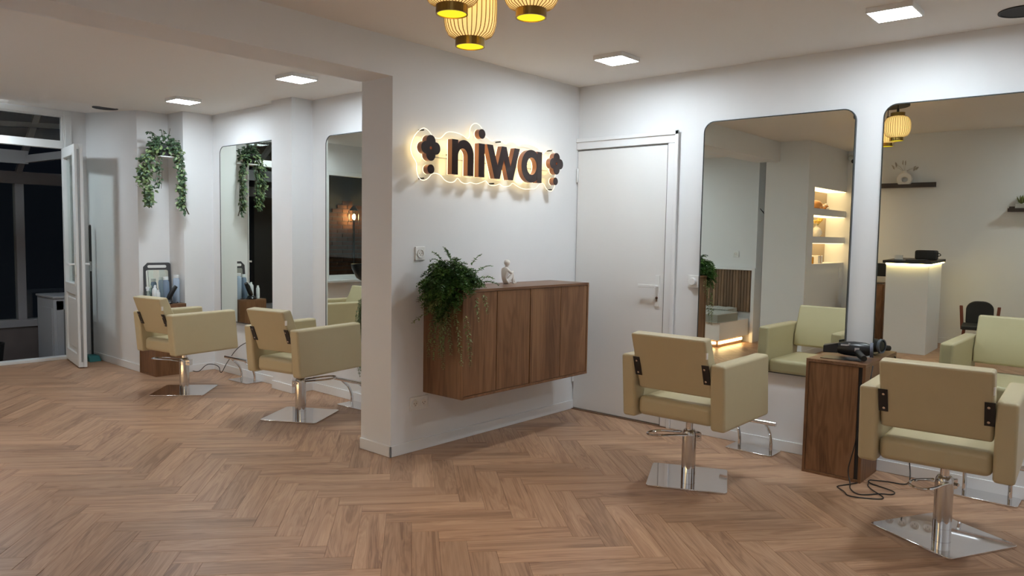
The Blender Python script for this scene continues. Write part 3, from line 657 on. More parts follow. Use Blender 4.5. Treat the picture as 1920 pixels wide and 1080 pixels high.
# streamers: (x, y, z start, length, lean)
for (px_, py_, pz_, ln, lx, ly) in ((-3.33, 3.06, .90, .13, -.3, -.9), (-3.27, 3.09, .92, .30, .0, .0), (-3.25, 3.10, .88, .33, .02, .0), (-3.21, 3.10, .86, .22, .1, .05), (-3.29, 3.08, .86, .26, -.05, -.05), (-3.16, 3.11, .88, .30, .2, .08), (-3.10, 3.14, .88, .30, .12, .1), (-3.24, 3.08, .84, .20, .0, 0), (-3.31, 3.07, .84, .22, -.1, -.1), (-3.10, 3.22, .98, .14, .1, .2), (-3.09, 3.28, 1.0, .12, .1, .3)):
    sprig(fl_, st_, Vector((px_, py_, pz_)) - FO, (lx, ly, -1 if ly > -.5 else -.55), ln, .025, .0135, rng, .12 if ly > -.5 else .05, int(ln / .0115), free)
fd_.build('foliage', 'leaf', fern, kind='stuff', flip=False); fm_.build('foliage', 'leaf_mid', fern, kind='stuff', flip=False); fl_.build('foliage', 'leaf_light', fern, kind='stuff', flip=False); st_.build('stems', 'stem', fern, kind='stuff', flip=False)

# nook plant on its small shelf
sh = thing('plant_shelf', 'small white wall shelf in the nook under the hanging plant', 'shelf', (-7.03, 3.17, 2.035))
B(-0.065, 0.065, -0.10, 0.118, -0.010, 0).build('board', 'plastic', sh, bevel=0.002)
np_ = thing('hanging_plant', 'trailing plant with two long leafy arms on the nook shelf above the cupboard', 'plant', (-7.03, 3.13, 2.036))
MB().lathe([(0.050, 0), (0.060, 0.03), (0.068, 0.095), (0.058, 0.098), (0.054, 0.08)], n=24).build('pot', 'pot', np_, smooth=True)
fA, fB, stn = MB(), MB(), MB(); rng = random.Random(5); rv_ = Vector((.41, .91, 0)); dv_ = Vector((.91, -.41, 0))
def arm(path, rad, n, ratio, L=.048, W=.026):
    P = [Vector((0, 0, 0)) + rv_ * a + dv_ * b + Vector((0, 0, c)) for a, b, c in path]
    for s_ in range(4):
        o_ = Vector((rng.uniform(-1, 1), rng.uniform(-1, 1), 0)) * .012; stn.tube([q + o_ * (1 + i_ * .3) for i_, q in enumerate(P)], .0018, n=4, sub=1)
    for _ in range(n):
        t_ = rng.random() ** .85; f_ = t_ * (len(P) - 1); i_ = min(int(f_), len(P) - 2); q = P[i_].lerp(P[i_ + 1], f_ - i_); rr = rad[0] + (rad[1] - rad[0]) * t_
        q = q + rv_ * rng.gauss(0, .5) * rr + dv_ * rng.gauss(0, .4) * rr
        if q.y > .13: q.y = .13
        (fB if rng.random() < ratio else fA).leaf(q, rv_ * rng.uniform(-1, 1) + dv_ * rng.uniform(-.2, 1) + Vector((0, 0, rng.uniform(-1.1, .25))), dv_ + Vector((0, 0, .6)), L * rng.uniform(.65, 1.1), W * rng.uniform(.75, 1.1), .15)
arm([(-.03, .02, .09), (-.09, .03, .05), (-.14, .03, -.06), (-.16, .02, -.20), (-.14, .02, -.34), (-.12, .02, -.45)], (.085, .040), 300, .55)
arm([(.05, .02, .09), (.11, .03, .04), (.145, .02, -.08), (.155, .02, -.22), (.15, .02, -.36), (.15, .02, -.46)], (.060, .036), 290, .35)
arm([(-.03, .04, .03), (-.045, .05, -.06), (-.040, .05, -.16), (-.055, .05, -.30)], (.028, .014), 46, .1, .036, .020)
arm([(-.11, .03, -.05), (-.19, .03, -.15), (-.20, .02, -.24)], (.05, .02), 50, .6)
arm([(.15, .02, -.40), (.175, .02, -.48), (.195, .02, -.53)], (.012, .006), 9, .1)
for _ in range(190):
    a = rng.uniform(0, 2 * PI); e_ = rng.random(); q = rv_ * math.cos(a) * .125 * e_ ** .5 + dv_ * math.sin(a) * .08 * e_ ** .5 + Vector((0, 0, .04 + .15 * rng.random() * (1 - .5 * e_)))
    fA.leaf(q, rv_ * math.cos(a) + dv_ * rng.uniform(-.5, 1) + Vector((0, 0, rng.uniform(-.7, .8))), dv_ + Vector((0, 0, .8)), .042 * rng.uniform(.7, 1.1), .024, .15)
for path in ([(-.04, .0, .14), (-.09, .0, .20), (-.13, .0, .22)], [(-.06, 0, .14), (-.11, 0, .17)], [(.0, 0, .16), (-.01, 0, .24)], [(.06, 0, .14), (.11, 0, .15)]): arm(path, (.012, .014), 9, 0, .034, .017)
stn.tube([rv_ * .03 + Vector((0, 0, .12)), rv_ * .055 + Vector((0, 0, .26))], .0022, n=4)
for m_ in (fA, fB):
    for v in m_.bm.verts: v.co.y = min(.150, v.co.y)
fA.build('foliage', 'leaf_blue', np_, kind='stuff', flip=False); fB.build('foliage', 'leaf_pale', np_, kind='stuff', flip=False); stn.build('stems', 'stem', np_, kind='stuff', flip=False)

# plant peeking out beside the partition end
s3 = thing('plant_shelf', 'small white wall shelf behind the partition end', 'shelf', (-4.50, 3.69, 0.80))
B(-0.08, 0.08, -0.17, 0, -0.012, 0).build('board', 'plastic', s3, bevel=0.002)
p3 = thing('trailing_plant', 'small-leaved trailing plant peeking out left of the partition end', 'plant', (-4.50, 3.60, 0.8005))
MB().lathe([(0.045, 0), (0.055, 0.09), (0.048, 0.09)], n=20).build('pot', 'pot', p3, smooth=True)
fC, st_ = MB(), MB(); rng = random.Random(9)
for k in range(16):
    ax = -0.085 - .055 * rng.random(); ay = -.055 + rng.uniform(-.03, .04); ln = rng.uniform(.36, .60)
    pts = [Vector((ax * t_ / 6, ay * t_ / 6, .08 + .025 * math.sin(PI * t_ / 6) - .04 * t_ / 6)) for t_ in range(7)]; z = .04
    while z > .04 - ln: z -= .009; q = (.04 - z); pts.append(Vector((ax - .03 * math.sin(q * 5), ay + .010 * math.sin(z * 25 + k), z)))
    st_.tube(pts[::3], .0013, n=3)
    for i in range(3, len(pts) - 1):
        for g in (-1, 1): fC.leaf(pts[i], (rng.uniform(-1, 1), rng.uniform(-1, 1), rng.uniform(-.2, .6)), (0, 0, 1), .019 * rng.uniform(.7, 1.1), .011, .15)
fC.build('foliage', 'leaf_pale', p3, kind='stuff', flip=False); st_.build('stems', 'stem', p3, kind='stuff', flip=False)

# ---------------------------------------------------------------- figurine (one skinned body)
def figurine():
    V = {}; names = []; E = []; Rr = []
    def v(n, y, z, x, r): V[n] = len(names); names.append((x, y, z)); Rr.append(r * (1.0 if n[:4] in ('head', 'crow') else 1.35))
    v('pelvis', 0.0, .022, 0, .021); v('waist', -.006, .050, 0, .0150); v('chest', -.004, .082, 0, .0165); v('neck', .006, .106, 0, .0065); v('head0', .010, .117, 0, .0105); v('head1', .011, .127, 0, .0190); v('head', .011, .138, 0, .0225); v('head2', .010, .149, 0, .0185); v('crown', .010, .157, 0, .0095)
    for s_, n in ((1, 'R'), (-1, 'L')):
        v('hip' + n, .010, .018, .013 * s_, .0150)
        kn = (.046, .073) if s_ > 0 else (.060, .060)
        ft = (.050, .010) if s_ > 0 else (.080, .012)
        v('knee' + n, kn[0], kn[1], .013 * s_, .0090); v('ankle' + n, ft[0], ft[1], .011 * s_, .0050); v('toe' + n, ft[0] + .017, .006, .012 * s_, .0045)
        v('sh' + n, -.002, .094, .024 * s_, .0085); 
        if s_ > 0: v('elb' + n, .024, .072, .028, .0060); v('wr' + n, .050, .080, .010, .0045); v('hand' + n, .058, .080, .002, .0045)
        else: v('elb' + n, .036, .086, -.026, .0060); v('wr' + n, .066, .066, -.014, .0045); v('hand' + n, .076, .056, -.012, .0045)
    def e(a, b): E.append((V[a], V[b]))
    e('pelvis', 'waist'); e('waist', 'chest'); e('chest', 'neck'); e('neck', 'head0'); e('head0', 'head1'); e('head1', 'head'); e('head', 'head2'); e('head2', 'crown')
    for n in 'RL':
        e('pelvis', 'hip' + n); e('hip' + n, 'knee' + n); e('knee' + n, 'ankle' + n); e('ankle' + n, 'toe' + n)
        e('chest', 'sh' + n); e('sh' + n, 'elb' + n); e('elb' + n, 'wr' + n); e('wr' + n, 'hand' + n)
    me = bpy.data.meshes.new('figurine'); me.from_pydata(names, E, []); o = bpy.data.objects.new('seated_figurine', me); sc.collection.objects.link(o)
    sk = o.modifiers.new('skin', 'SKIN'); sk.use_smooth_shade = True
    for i, d_ in enumerate(me.skin_vertices[0].data): d_.radius = (Rr[i], Rr[i]); d_.use_root = (i == 0)
    ss = o.modifiers.new('sub', 'SUBSURF'); ss.levels = 2; ss.render_levels = 2
    me.materials.append(M['ceramic']); return o
fg = figurine(); fg.location = (-3.325, 3.742, 1.0335); fg.rotation_euler = (0, 0, R_(-12)); fg.scale = (1.06, 1.06, 1.06)
tag(fg, 'white seated thinking figurine on top of the floating cabinet', 'figurine')

# ---------------------------------------------------------------- hair dryer on the side cupboard
def hair_dryer(label, loc, rz, big=True):
    r = thing('hair_dryer', label, 'hair dryer', loc, rz)
    MB().lathe([(0.018, -0.10), (0.030, -0.095), (0.041, -0.06), (0.044, 0.0), (0.040, 0.05), (0.030, 0.09)], n=24).move(Matrix.Translation((0, 0, 0.054)) @ Matrix.Rotation(-PI / 2, 4, 'Y')).build('body', 'black', r, smooth=True)
    MB().hull8([(-0.165, -0.036, .026), (-0.165, -0.036, .066), (-0.165, 0.036, .026), (-0.165, 0.036, .066), (-0.085, -0.030, .026), (-0.085, -0.030, .086), (-0.085, 0.030, .026), (-0.085, 0.030, .086)]).build('nozzle', 'black', r, bevel=0.004)
    MB().tube([(0.02, -0.03, .040), (0.04, -0.09, .030), (0.06, -0.15, .022)], lambda t: .021 - .004 * t, n=12).build('handle', 'black', r, smooth=True)
    MB().ring(circ(0, 0.0, .043, 24), circ(0, 0, .036, 24), FX, 0.085, 0.100).move(Matrix.Translation((0, 0, .054))).build('rear_grille', 'greyprint', r)
    MB().xbox(0.005, 0.030, -0.0465, -0.0400, .045, .066).build('label_plate', 'silver', r)
    MB().xbox(-0.070, -0.025, -0.036, -0.028, .073, .081).xbox(-.03, -.02, -.03, -.01, .08, .089).build('silver_trim', 'silver', r)
    return r
hd = hair_dryer('black hair dryer with a flat nozzle lying on the side cupboard at the right mirrors', (-1.345, 4.600, 0.6755), R_(14))
cm = thing('styling_mat', 'thin black mat under the hair dryer on the side cupboard', 'mat', (-1.385, 4.560, 0.6752), R_(4))
B(-0.115, 0.10, -0.075, 0.05, 0, 0.003).build('sheet', 'black', cm)
hd.location.z = 0.6785
def cord(name, label, pts, r=0.0032, m='rubber', grp=None):
    o = MB().tube(pts, r, n=7, sub=2).build(name, m, smooth=True)
    if grp is not None:
        o.parent = grp; o.matrix_parent_inverse = (Matrix.Translation(grp.location) @ grp.rotation_euler.to_matrix().to_4x4()).inverted(); return o
    return tag(o, label, 'cord')
zf = 0.0042
cord('power_cord', 'black cord looping on the floor at the foot of the side cupboard', [(-1.210, 4.50, .66), (-1.205, 4.44, .58), (-1.208, 4.395, .42), (-1.236, 4.385, .318), (-1.262, 4.384, .17), (-1.282, 4.37, .075), (-1.25, 4.33, .012), (-1.236, 4.27, zf), (-1.179, 4.199, zf), (-1.131, 4.229, zf), (-1.091, 4.299, zf), (-1.028, 4.328, zf),
     (-1.03, 4.377, zf + .004), (-1.117, 4.424, zf), (-1.184, 4.445, zf), (-1.206, 4.505, zf), (-1.166, 4.523, zf), (-1.111, 4.551, zf), (-1.05, 4.551, zf), (-1.017, 4.58, zf), (-1.020, 4.65, .02), (-1.05, 4.722, .12), (-1.075, 4.725, .28)], grp=hd)
cord('extension_cord', 'thinner black cord lying in a flat loop before the side cupboard', [(-1.235, 4.402, zf), (-1.268, 4.329, zf), (-1.302, 4.261, zf), (-1.288, 4.241, zf), (-1.233, 4.178, zf + .006), (-1.209, 4.137, zf), (-1.14, 4.157, zf), (-1.052, 4.21, zf), (-1.056, 4.253, zf), (-1.112, 4.295, zf + .005), (-1.175, 4.38, zf), (-1.19, 4.46, zf)])
cord('extension_cord', 'thin dark cord hanging beside the farthest salon chair down to the floor', [(-6.965, 3.345, .012), (-6.94, 3.37, .004), (-6.93, 3.40, .01), (-6.91, 3.45, .07), (-6.87, 3.50, .075), (-6.80, 3.53, .05), (-6.74, 3.50, .01), (-6.700, 3.50, .01), (-6.68, 3.53, .09), (-6.61, 3.53, .15), (-6.52, 3.53, .23), (-6.42, 3.54, .30), (-6.33, 3.56, .34)], 0.0035, grp=None)

# ---------------------------------------------------------------- things on the nook cupboard
zt = 0.6685
hm = thing('hand_mirror', 'square black-framed hand mirror with a slot handle leaning in the plant nook', 'mirror', (-7.262, 3.158, zt), R_(84))
Rt = Matrix.Rotation(R_(-6), 4, 'X')
fr = MB(); fr.ring(rrect(-.125, .125, 0.0, .375, .022, 5), rrect(-.102, .102, .025, .305, .018, 5), FY, -.010, .0); fr.move(Rt).build('frame', 'handmirror', hm)
MB().prism(rrect(-.104, .104, .023, .307, .018, 5), FY, -.006, -.002).move(Rt).build('mirror_glass', 'mirror', hm)
MB().prism(rrect(-.085, .085, .325, .352, .012, 4), FY, -.0125, -.0095).move(Rt).build('grip_slot', 'plastic', hm)
def bottle(label, x, y, h, r, m, capm='whitebottle', shoulder=.82, cap_r=.5, tilt=0.0, spray=False):
    o = thing('product_bottle', label, 'bottle', (x, y, zt), 0.0, 'hair products in the nook')
    mt = Matrix.Rotation(tilt, 4, 'Y')
    MB().lathe([(r * .92, 0), (r, .006), (r, h * shoulder * .93), (r * .85, h * shoulder), (r * .45, h * shoulder + .012)], n=20).move(mt).build('body', m, o, smooth=True)
    c_ = MB().lathe([(r * cap_r, h * shoulder + .006), (r * cap_r, h - .004), (r * cap_r * .8, h)], n=16)
    if spray: c_.xbox(-.03, .012, -.007, .007, h - .02, h)
    c_.move(mt).build('cap', capm, o, smooth=True)
bottle('small clear glass spray bottle, leftmost in the nook', -7.20, 3.035, .150, .026, 'bottleglass', 'whitebottle', .7, .5, spray=True)
bottle('small white pump bottle in front of the hand mirror', -7.12, 3.065, .165, .024, 'whitebottle', cap_r=.42)
bottle('tall grey-blue bottle with a round white cap, slightly tilted', -7.075, 3.16, .250, .027, 'greybottle', shoulder=.85, cap_r=.85, tilt=R_(-6))
bottle('short pale bottle with a small white cap, front of the row', -7.015, 3.05, .135, .018, 'whitebottle', cap_r=.6)
bottle('tall pale blue spray can, rightmost in the nook', -7.058, 3.240, .265, .031, 'bluebottle', shoulder=.87, cap_r=.8)
bottle('tiny clear vial behind the leftmost bottle', -7.215, 3.11, .165, .018, 'bottleglass', 'whitebottle', .8)
cl = thing('hair_clipper', 'black hair clipper standing upright on the nook cupboard', 'hair clipper', (-7.000, 3.128, zt))
MB().tube([(0.0, 0.0, 0.03), (0.004, 0.02, 0.07), (.012, .05, .13), (.02, .075, .165)], lambda t: .018 + .006 * math.sin(PI * t), n=12).build('body', 'black', cl, smooth=True)
MB().lathe([(0.045, 0), (0.050, .01), (.035, .028), (.02, .040)], n=20).build('charging_stand', 'black', cl, smooth=True)
MB().tube([(0.0, 0.05, .006), (.02, .085, .005), (-.01, .11, .006), (-.04, .10, .01)], .003, n=6, sub=1).build('cord', 'rubber', cl)
dr2 = thing('styling_tool', 'dark tangled styling iron lying beside the bottles in the nook', 'styling tool', (-7.10, 3.115, zt), R_(5))
MB().tube([(-.09, 0, .014), (.06, .0, .014)], .012, n=10).build('barrel', 'black', dr2, smooth=True)
MB().tube([(-.06, -.02, .008), (0, -.045, .006), (.05, -.03, .012), (.08, 0, .02)], .004, n=6, sub=1).build('cord', 'rubber', dr2)

# ---------------------------------------------------------------- French door, transom and window
fd = struct('window_1', MB().xbox(-8.62, -8.54, 2.785, 2.86, 0, 2.545).xbox(-8.62, -8.54, 1.5, 1.56, 0, 2.545).xbox(-8.62, -8.54, 1.56, 2.785, 2.495, 2.545).xbox(-8.62, -8.54, 1.56, 2.785, 2.165, 2.245).xbox(-8.64, -8.53, 1.5, 2.80, 0, 0.030), 'pvc', bevel=0.004)
B(-8.60, -8.575, 1.56, 2.785, 2.245, 2.495).build('transom_glass', 'glass', fd)
MB().xbox(-8.60, -8.55, 2.772, 2.785, 2.245, 2.495).xbox(-8.60, -8.55, 1.56, 2.785, 2.483, 2.495).xbox(-8.60, -8.53, 2.80, 2.86, 0.0, 2.50).build('inner_frame', 'pvc', fd, bevel=0.003)
leaf = thing('french_door_leaf', 'white French door leaf standing open into the left room', 'door', (-8.530, 2.822, 0.012), R_(-9.2))
H, Wd, T = 2.150, 0.675, 0.060
st = MB(); st.xbox(0, 0.075, -T, 0, 0, H).xbox(Wd - .085, Wd, -T, 0, 0, H).xbox(.075, Wd - .085, -T, 0, 0, .12).xbox(.075, Wd - .085, -T, 0, H - .09, H).xbox(.075, Wd - .085, -T, 0, .70, .79)
st.build('stile_frame', 'pvc', leaf, bevel=0.004)
MB().xbox(.075, Wd - .085, -T + .018, -.018, .12, .70).build('lower_panel', 'pvc', leaf)
MB().xbox(.12, Wd - .13, -T + .008, -.008, .165, .655).build('raised_field', 'pvc', leaf, bevel=0.008)
MB().xbox(.075, Wd - .085, -.034, -.026, .79, H - .09).build('glass_pane', 'glass', leaf)
MB().xbox(.062, .082, -T - .004, .004, .79, H - .09).xbox(Wd - .092, Wd - .072, -T - .004, .004, .79, H - .09).xbox(.08, Wd - .09, -T - .004, .004, H - .10, H - .08).xbox(.08, Wd - .09, -T - .004, .004, .785, .805).build('glazing_bead', 'pvc', leaf, bevel=0.003)
MB().xbox(Wd, Wd + .006, -T * .62, -T * .38, .05, H - .05).build('lock_strip', 'greymetal', leaf)
MB().xbox(Wd, Wd + .010, -.018, .012, 0, H).build('astragal', 'pvc', leaf, bevel=0.003)
for s_ in (-1, 1):
    y_ = 0.0 if s_ > 0 else -T
    MB().xbox(Wd - .055, Wd - .022, min(y_, y_ + s_ * .01), max(y_, y_ + s_ * .01), .90, 1.10).cyl((Wd - .038, y_, 1.0), (Wd - .038, y_ + s_ * .05, 1.0), .009, n=10).xbox(Wd - .16, Wd - .03, min(y_ + s_ * .045, y_ + s_ * .058), max(y_ + s_ * .045, y_ + s_ * .058), .990, 1.010).build('handle', 'plastic', leaf, bevel=0.002)
for z_ in (.2, 1.05, 1.9): MB().cyl((0.0, 0.012, z_), (0.0, 0.012, z_ + .1), .010, n=10).build('hinge', 'pvc', leaf)
w2 = struct('window_2', MB().xbox(-8.60, -8.52, 0.3, 0.36, .72, 2.19).xbox(-8.60, -8.52, 1.34, 1.40, .72, 2.19).xbox(-8.60, -8.52, .36, 1.34, .72, .78).xbox(-8.60, -8.52, .36, 1.34, 2.13, 2.19), 'pvc', bevel=0.004)
B(-8.57, -8.555, .36, 1.34, .78, 2.13).build('glass_pane', 'glass', w2)
B(-8.55, -8.35, .26, 1.44, .69, .72).build('window_sill', 'pvc', w2, bevel=0.004)

# broom
br = thing('broom', 'dark-handled broom with a teal head leaning in the corner behind the French door leaf', 'broom', (-8.34, 2.945, 0))
MB().cyl((0, 0, .05), (0, 0, .92), .011, n=10).build('lower_pole', 'blackmat', br, smooth=True)
MB().cyl((0, 0, .92), (0, 0, 1.02), .013, n=10).build('joint_sleeve', 'greymetal', br, smooth=True)
MB().cyl((0, 0, 1.02), (0.0, 0, 1.38), .0125, n=10).ball((0, 0, 1.385), .0125, 10, 6).build('upper_pole', 'black', br, smooth=True)
MB().hull8([(-.06, -.085, 0.0), (-.04, -.075, .055), (-.06, .03, 0), (-.04, .025, .055), (.16, -.085, 0), (.11, -.075, .055), (.16, .03, 0), (.11, .025, .055)]).build('head', 'teal', br, bevel=0.006)

# ---------------------------------------------------------------- conservatory outside at night
struct('floor_outside', B(-13, -8.75, -2.5, 5.5, -0.35, -0.27), 'masonry')
cons = thing('conservatory', 'white glazed conservatory frame, coloured dark for night, seen through the open French door', 'conservatory', (-10.0, 2.0, -0.27))
ox, oy, oz = -10.0, 2.0, -0.27
def cb(x0, x1, y0, y1, z0, z1): return MB().xbox(x0 - ox, x1 - ox, y0 - oy, y1 - oy, z0 - oz, z1 - oz)
cb(-10.25, -10.0, 0.9, 5.2, -0.27, 0.20).build('low_wall', 'masonry', cons)
cb(-10.15, -9.98, 0.9, 5.2, 0.20, 0.285).build('sill_rail', 'pvc_out', cons, bevel=0.005)
cb(-10.12, -10.0, 0.9, 5.2, 1.86, 2.00).build('eaves_beam', 'pvc_out', cons, bevel=0.005)
for y_ in (1.55, 2.79, 4.05): cb(-10.10, -10.0, y_ - .045, y_ + .045, .285, 1.86).build('mullion', 'pvc_out', cons, bevel=0.005)
for a_, b_ in ((1.595, 2.745), (2.835, 4.005)): cb(-10.06, -10.05, a_, b_, .285, 1.86).build('pane', 'glass', cons)
def bar(p, q, w_, h_, name='rafter'):
    p = Vector(p) - Vector((ox, oy, oz)); q = Vector(q) - Vector((ox, oy, oz)); d_ = (q - p).normalized(); sd = d_.cross(Vector((0, 0, 1))).normalized() * w_ / 2; u = sd.cross(d_).normalized() * h_ / 2
    MB().hull8([p - sd - u, p - sd + u, p + sd - u, p + sd + u, q - sd - u, q - sd + u, q + sd - u, q + sd + u]).build(name, 'pvc_out', cons)
for y_ in (1.55, 2.15, 2.79, 3.42, 4.05): bar((-10.05, y_, 1.97), (-8.78, y_ - .05, 2.90), .06, .05)
bar((-9.45, 1.2, 2.12), (-9.45, 2.72, 2.12), .07, .14, 'tie_beam'); bar((-9.45, 2.70, 2.10), (-8.80, 3.02, 2.16), .05, .08, 'brace'); bar((-9.1, 2.86, 2.13), (-9.1, 2.86, 2.42), .04, .04, 'strut'); bar((-9.9, 1.2, 2.43), (-8.9, 4.0, 2.50), .05, .05, 'purlin')
wm = thing('washing_machine', 'white washing machine seen from the back, outside the French door', 'washing machine', (-9.42, 2.93, -0.27))
MB().xbox(-.55, 0, 0, .58, .02, .83).build('casing', 'white_enamel', wm, bevel=0.006)
B(-.57, .01, -.01, .59, .83, .855).build('worktop', 'white_enamel', wm, bevel=0.004)
MB().xbox(0, .006, .03, .10, .05, .80).xbox(0, .006, .03, .55, .70, .80).build('back_edge', 'white_enamel', wm)
B(0, .004, .10, .55, .14, .70).build('rear_panel', 'greymetal', wm)
MB().tube([(.012, .16, .62), (.016, .30, .60), (.016, .26, .42), (.016, .31, .30), (.014, .25, .18)], .009, n=6, sub=1).tube([(.012, .12, .20), (.012, .12, .62)], .007, n=6).build('hose', 'whitebottle', wm)
for k in range(6): MB().xbox(.004, .010, .15, .26, .24 + k * .025, .25 + k * .025).build('vent_slat', 'whitebottle', wm)
MB().xbox(-.50, -.05, -.004, 0, .12, .72).build('side_pressing', 'white_enamel', wm, bevel=0.003)
for dx in (-.5, -.05):
    for dy in (.05, .53): MB().cyl((dx, dy, 0), (dx, dy, .02), .02, n=8).build('foot', 'black', wm)
bin_ = thing('planter_tub', 'dark tub with a lime green rim outside at the left edge', 'tub', (-9.45, 2.25, -0.27))
MB().lathe([(0.16, 0), (.20, .38), (.185, .38), (.17, .05)], n=24).build('tub', 'blackmat', bin_, smooth=True)
bk = thing('lime_bucket', 'lime green bucket just outside the threshold at the left edge', 'bucket', (-8.98, 2.08, -0.27))
MB().lathe([(0.09, 0), (.12, .27), (.11, .27), (.085, .02)], n=24).build('bucket', mat('lime', (.38, .42, .03), .5), bk, smooth=True)
# brick wall with lantern, seen in the far mirror
bwall = struct('wall_brick_yard', B(-11.12, -11.0, -2.4, 0.8, -.27, 3.0), 'mortar')
bm_ = bmesh.new(); bmesh.ops.create_cube(bm_, size=1, matrix=Matrix.Diagonal((.03, .205, .060, 1))); bme = bpy.data.meshes.new('brick'); bm_.to_mesh(bme); bm_.free(); bme.materials.append(M['brick'])
rng = random.Random(2)
for row in range(20):
    for col_ in range(9):
        z_ = .52 + row * .072; y_ = -1.75 + col_ * .217 + (row % 2) * .108
        if z_ > 1.92 - .10 * abs(col_ - 4): continue
        o = bpy.data.objects.new('brick', bme); sc.collection.objects.link(o); o.parent = bwall; o.location = (-10.988 + rng.uniform(-.003, .003), y_, z_)
lt = thing('wall_lantern', 'lit yard lantern on a post before the brick wall, seen in the far mirror', 'lantern', (-10.80, -0.78, 1.55))
MB().xbox(-.05, .05, -.05, .05, 0, .008).build('base', 'black', lt); B(-.0, .0, 0, 0, 0, 0.001) if False else None
for sx in (-1, 1):
    for sy in (-1, 1): MB().xbox(sx * .06 - .005, sx * .06 + .005, sy * .06 - .005, sy * .06 + .005, 0, .2).build('bar', 'black', lt)
MB().lathe([(.10, .2), (.05, .26), (.012, .29)], n=4).build('roof', 'black', lt); MB().ball((0, 0, .09), (.028, .028, .05), 12, 8).build('bulb', 'lightbulb_out', lt, smooth=True)
MB().cyl((0, 0, 0), (0, 0, -1.81), .018, n=10).build('post', 'black', lt)

# ---------------------------------------------------------------- left room, bench side (seen in the mirrors)
slw = thing('slat_panel', 'vertical oak slat wainscot behind the bench, seen in the mirror', 'wall panel', (-8.5, -0.094, 0))
B(0, 4.42, 0.0, 0.012, .40, .955).build('backing', 'joint', slw)
bm_ = bmesh.new(); bmesh.ops.create_cube(bm_, size=1, matrix=Matrix.Translation((0, 0, .275)) @ Matrix.Diagonal((.034, .014, .55, 1))); sme = bpy.data.meshes.new('slat'); bm_.to_mesh(sme); bm_.free(); sme.materials.append(M['slat'])
for k in range(108):
    o = bpy.data.objects.new('slat', sme); sc.collection.objects.link(o); o.parent = slw; o.location = (0.03 + k * .0408, .019, .403)
B(0, 4.43, -.0, .045, .955, .985).build('ledge_cap', 'trim', slw, bevel=0.003)
B(4.40, 4.445, 0.0, .05, 0, .985).build('end_post', 'trim', slw, bevel=0.003)
bn = thing('bench', 'white built-in bench with glowing plinth along the slat wall, seen in the mirror', 'bench', (-8.5, -0.1, 0))
B(0, 4.38, .05, .90, .10, .32).build('bench_box', 'door', bn, bevel=0.004)
for k in range(6): B(.15 + k * .62, .70 + k * .62, .90, .906, .12, .30).build('front_panel', 'trim', bn, bevel=0.003)
B(0.04, 4.32, .10, .82, 0, .10).build('plinth', 'joint', bn)
B(0.05, 4.30, .822, .832, .04, .07).build('plinth_led', 'plinthled', bn); B(4.322, 4.332, .12, .80, .04, .07).build('plinth_led', 'plinthled', bn)
def cushion(label, x, y, z, w, dd, rz=0):
    r = thing('seat_cushion', label, 'cushion', (x, y, z), rz, 'checked seat cushions on the bench')
    b_ = MB(); n = 10; h_ = .115
    import itertools
    g = {}
    for i in range(n + 1):
        for j in range(n + 1):
            u, v = i / n, j / n; q = .010 * (math.sin(u * 3 * PI) ** 2 * math.sin(v * 3 * PI) ** 2) ; e_ = min(u, v, 1 - u, 1 - v); sag = -.012 * max(0, 1 - e_ * 8)
            g[i, j, 1] = b_.bm.verts.new(((u - .5) * w, (v - .5) * dd, h_ + q + sag)); g[i, j, 0] = b_.bm.verts.new(((u - .5) * w, (v - .5) * dd, 0))
    for i in range(n):
        for j in range(n): b_.bm.faces.new((g[i, j, 1], g[i + 1, j, 1], g[i + 1, j + 1, 1], g[i, j + 1, 1])); b_.bm.faces.new((g[i, j, 0], g[i, j + 1, 0], g[i + 1, j + 1, 0], g[i + 1, j, 0]))
    for i in range(n):
        for a, b2 in (((i, 0), (i + 1, 0)), ((i + 1, n), (i, n)), ((0, i + 1), (0, i)), ((n, i), (n, i + 1))): b_.bm.faces.new((g[a[0], a[1], 0], g[b2[0], b2[1], 0], g[b2[0], b2[1], 1], g[a[0], a[1], 1]))
    b_.build('pad', 'cushion_check', r, smooth=True)
    P = rrect(-w / 2, w / 2, -dd / 2, dd / 2, .015, 3)
    MB().tube([(x_, y_, h_ - .012) for x_, y_ in P], .006, n=6, closed=True).build('piping', 'cushion', r, smooth=True)
    MB().tube([(x_, y_, .005) for x_, y_ in P], .005, n=6, closed=True).build('piping', 'cushion', r, smooth=True)
m = mat('linen_check', (.46, .45, .40), .9); nt = m.node_tree; M['cushion_check'] = m
tc = nt.nodes.new('ShaderNodeTexCoord'); br_ = nt.nodes.new('ShaderNodeTexBrick'); br_.inputs['Scale'].default_value = 14; br_.offset = 0; br_.inputs['Color1'].default_value = (.50, .49, .44, 1); br_.inputs['Color2'].default_value = (.46, .46, .41, 1); br_.inputs['Mortar'].default_value = (.30, .31, .27, 1); br_.inputs['Brick Width'].default_value = .5; br_.inputs['Row Height'].default_value = .5; br_.inputs['Mortar Size'].default_value = .03
nt.links.new(tc.outputs['Object'], br_.inputs['Vector']); nt.links.new(br_.outputs[0], nt.nodes['Principled BSDF'].inputs['Base Color'])
cushion('checked linen cushion at the front corner of the bench, seen in the mirror', -4.36, .58, .3205, .50, .50, R_(4))
cushion('checked cushion against the slats at the right end of the bench', -4.50, .13, .3405, .46, .30, R_(-3))
cushion('checked linen cushion farther left on the bench', -5.02, .42, .3205, .48, .50, R_(3))
cushion('leftmost checked linen cushion on the bench', -5.60, .40, .3205, .50, .50, R_(-2))
socket_plate('white power socket on the pale wall above the slat panel, seen in the mirror', (-4.35, -0.1, 1.165), PI)
hk = thing('wall_hook', 'thin dark three-pronged wall hook seen beside the pillar in the mirror', 'hook', (-4.07, -0.25, 1.72), R_(90))
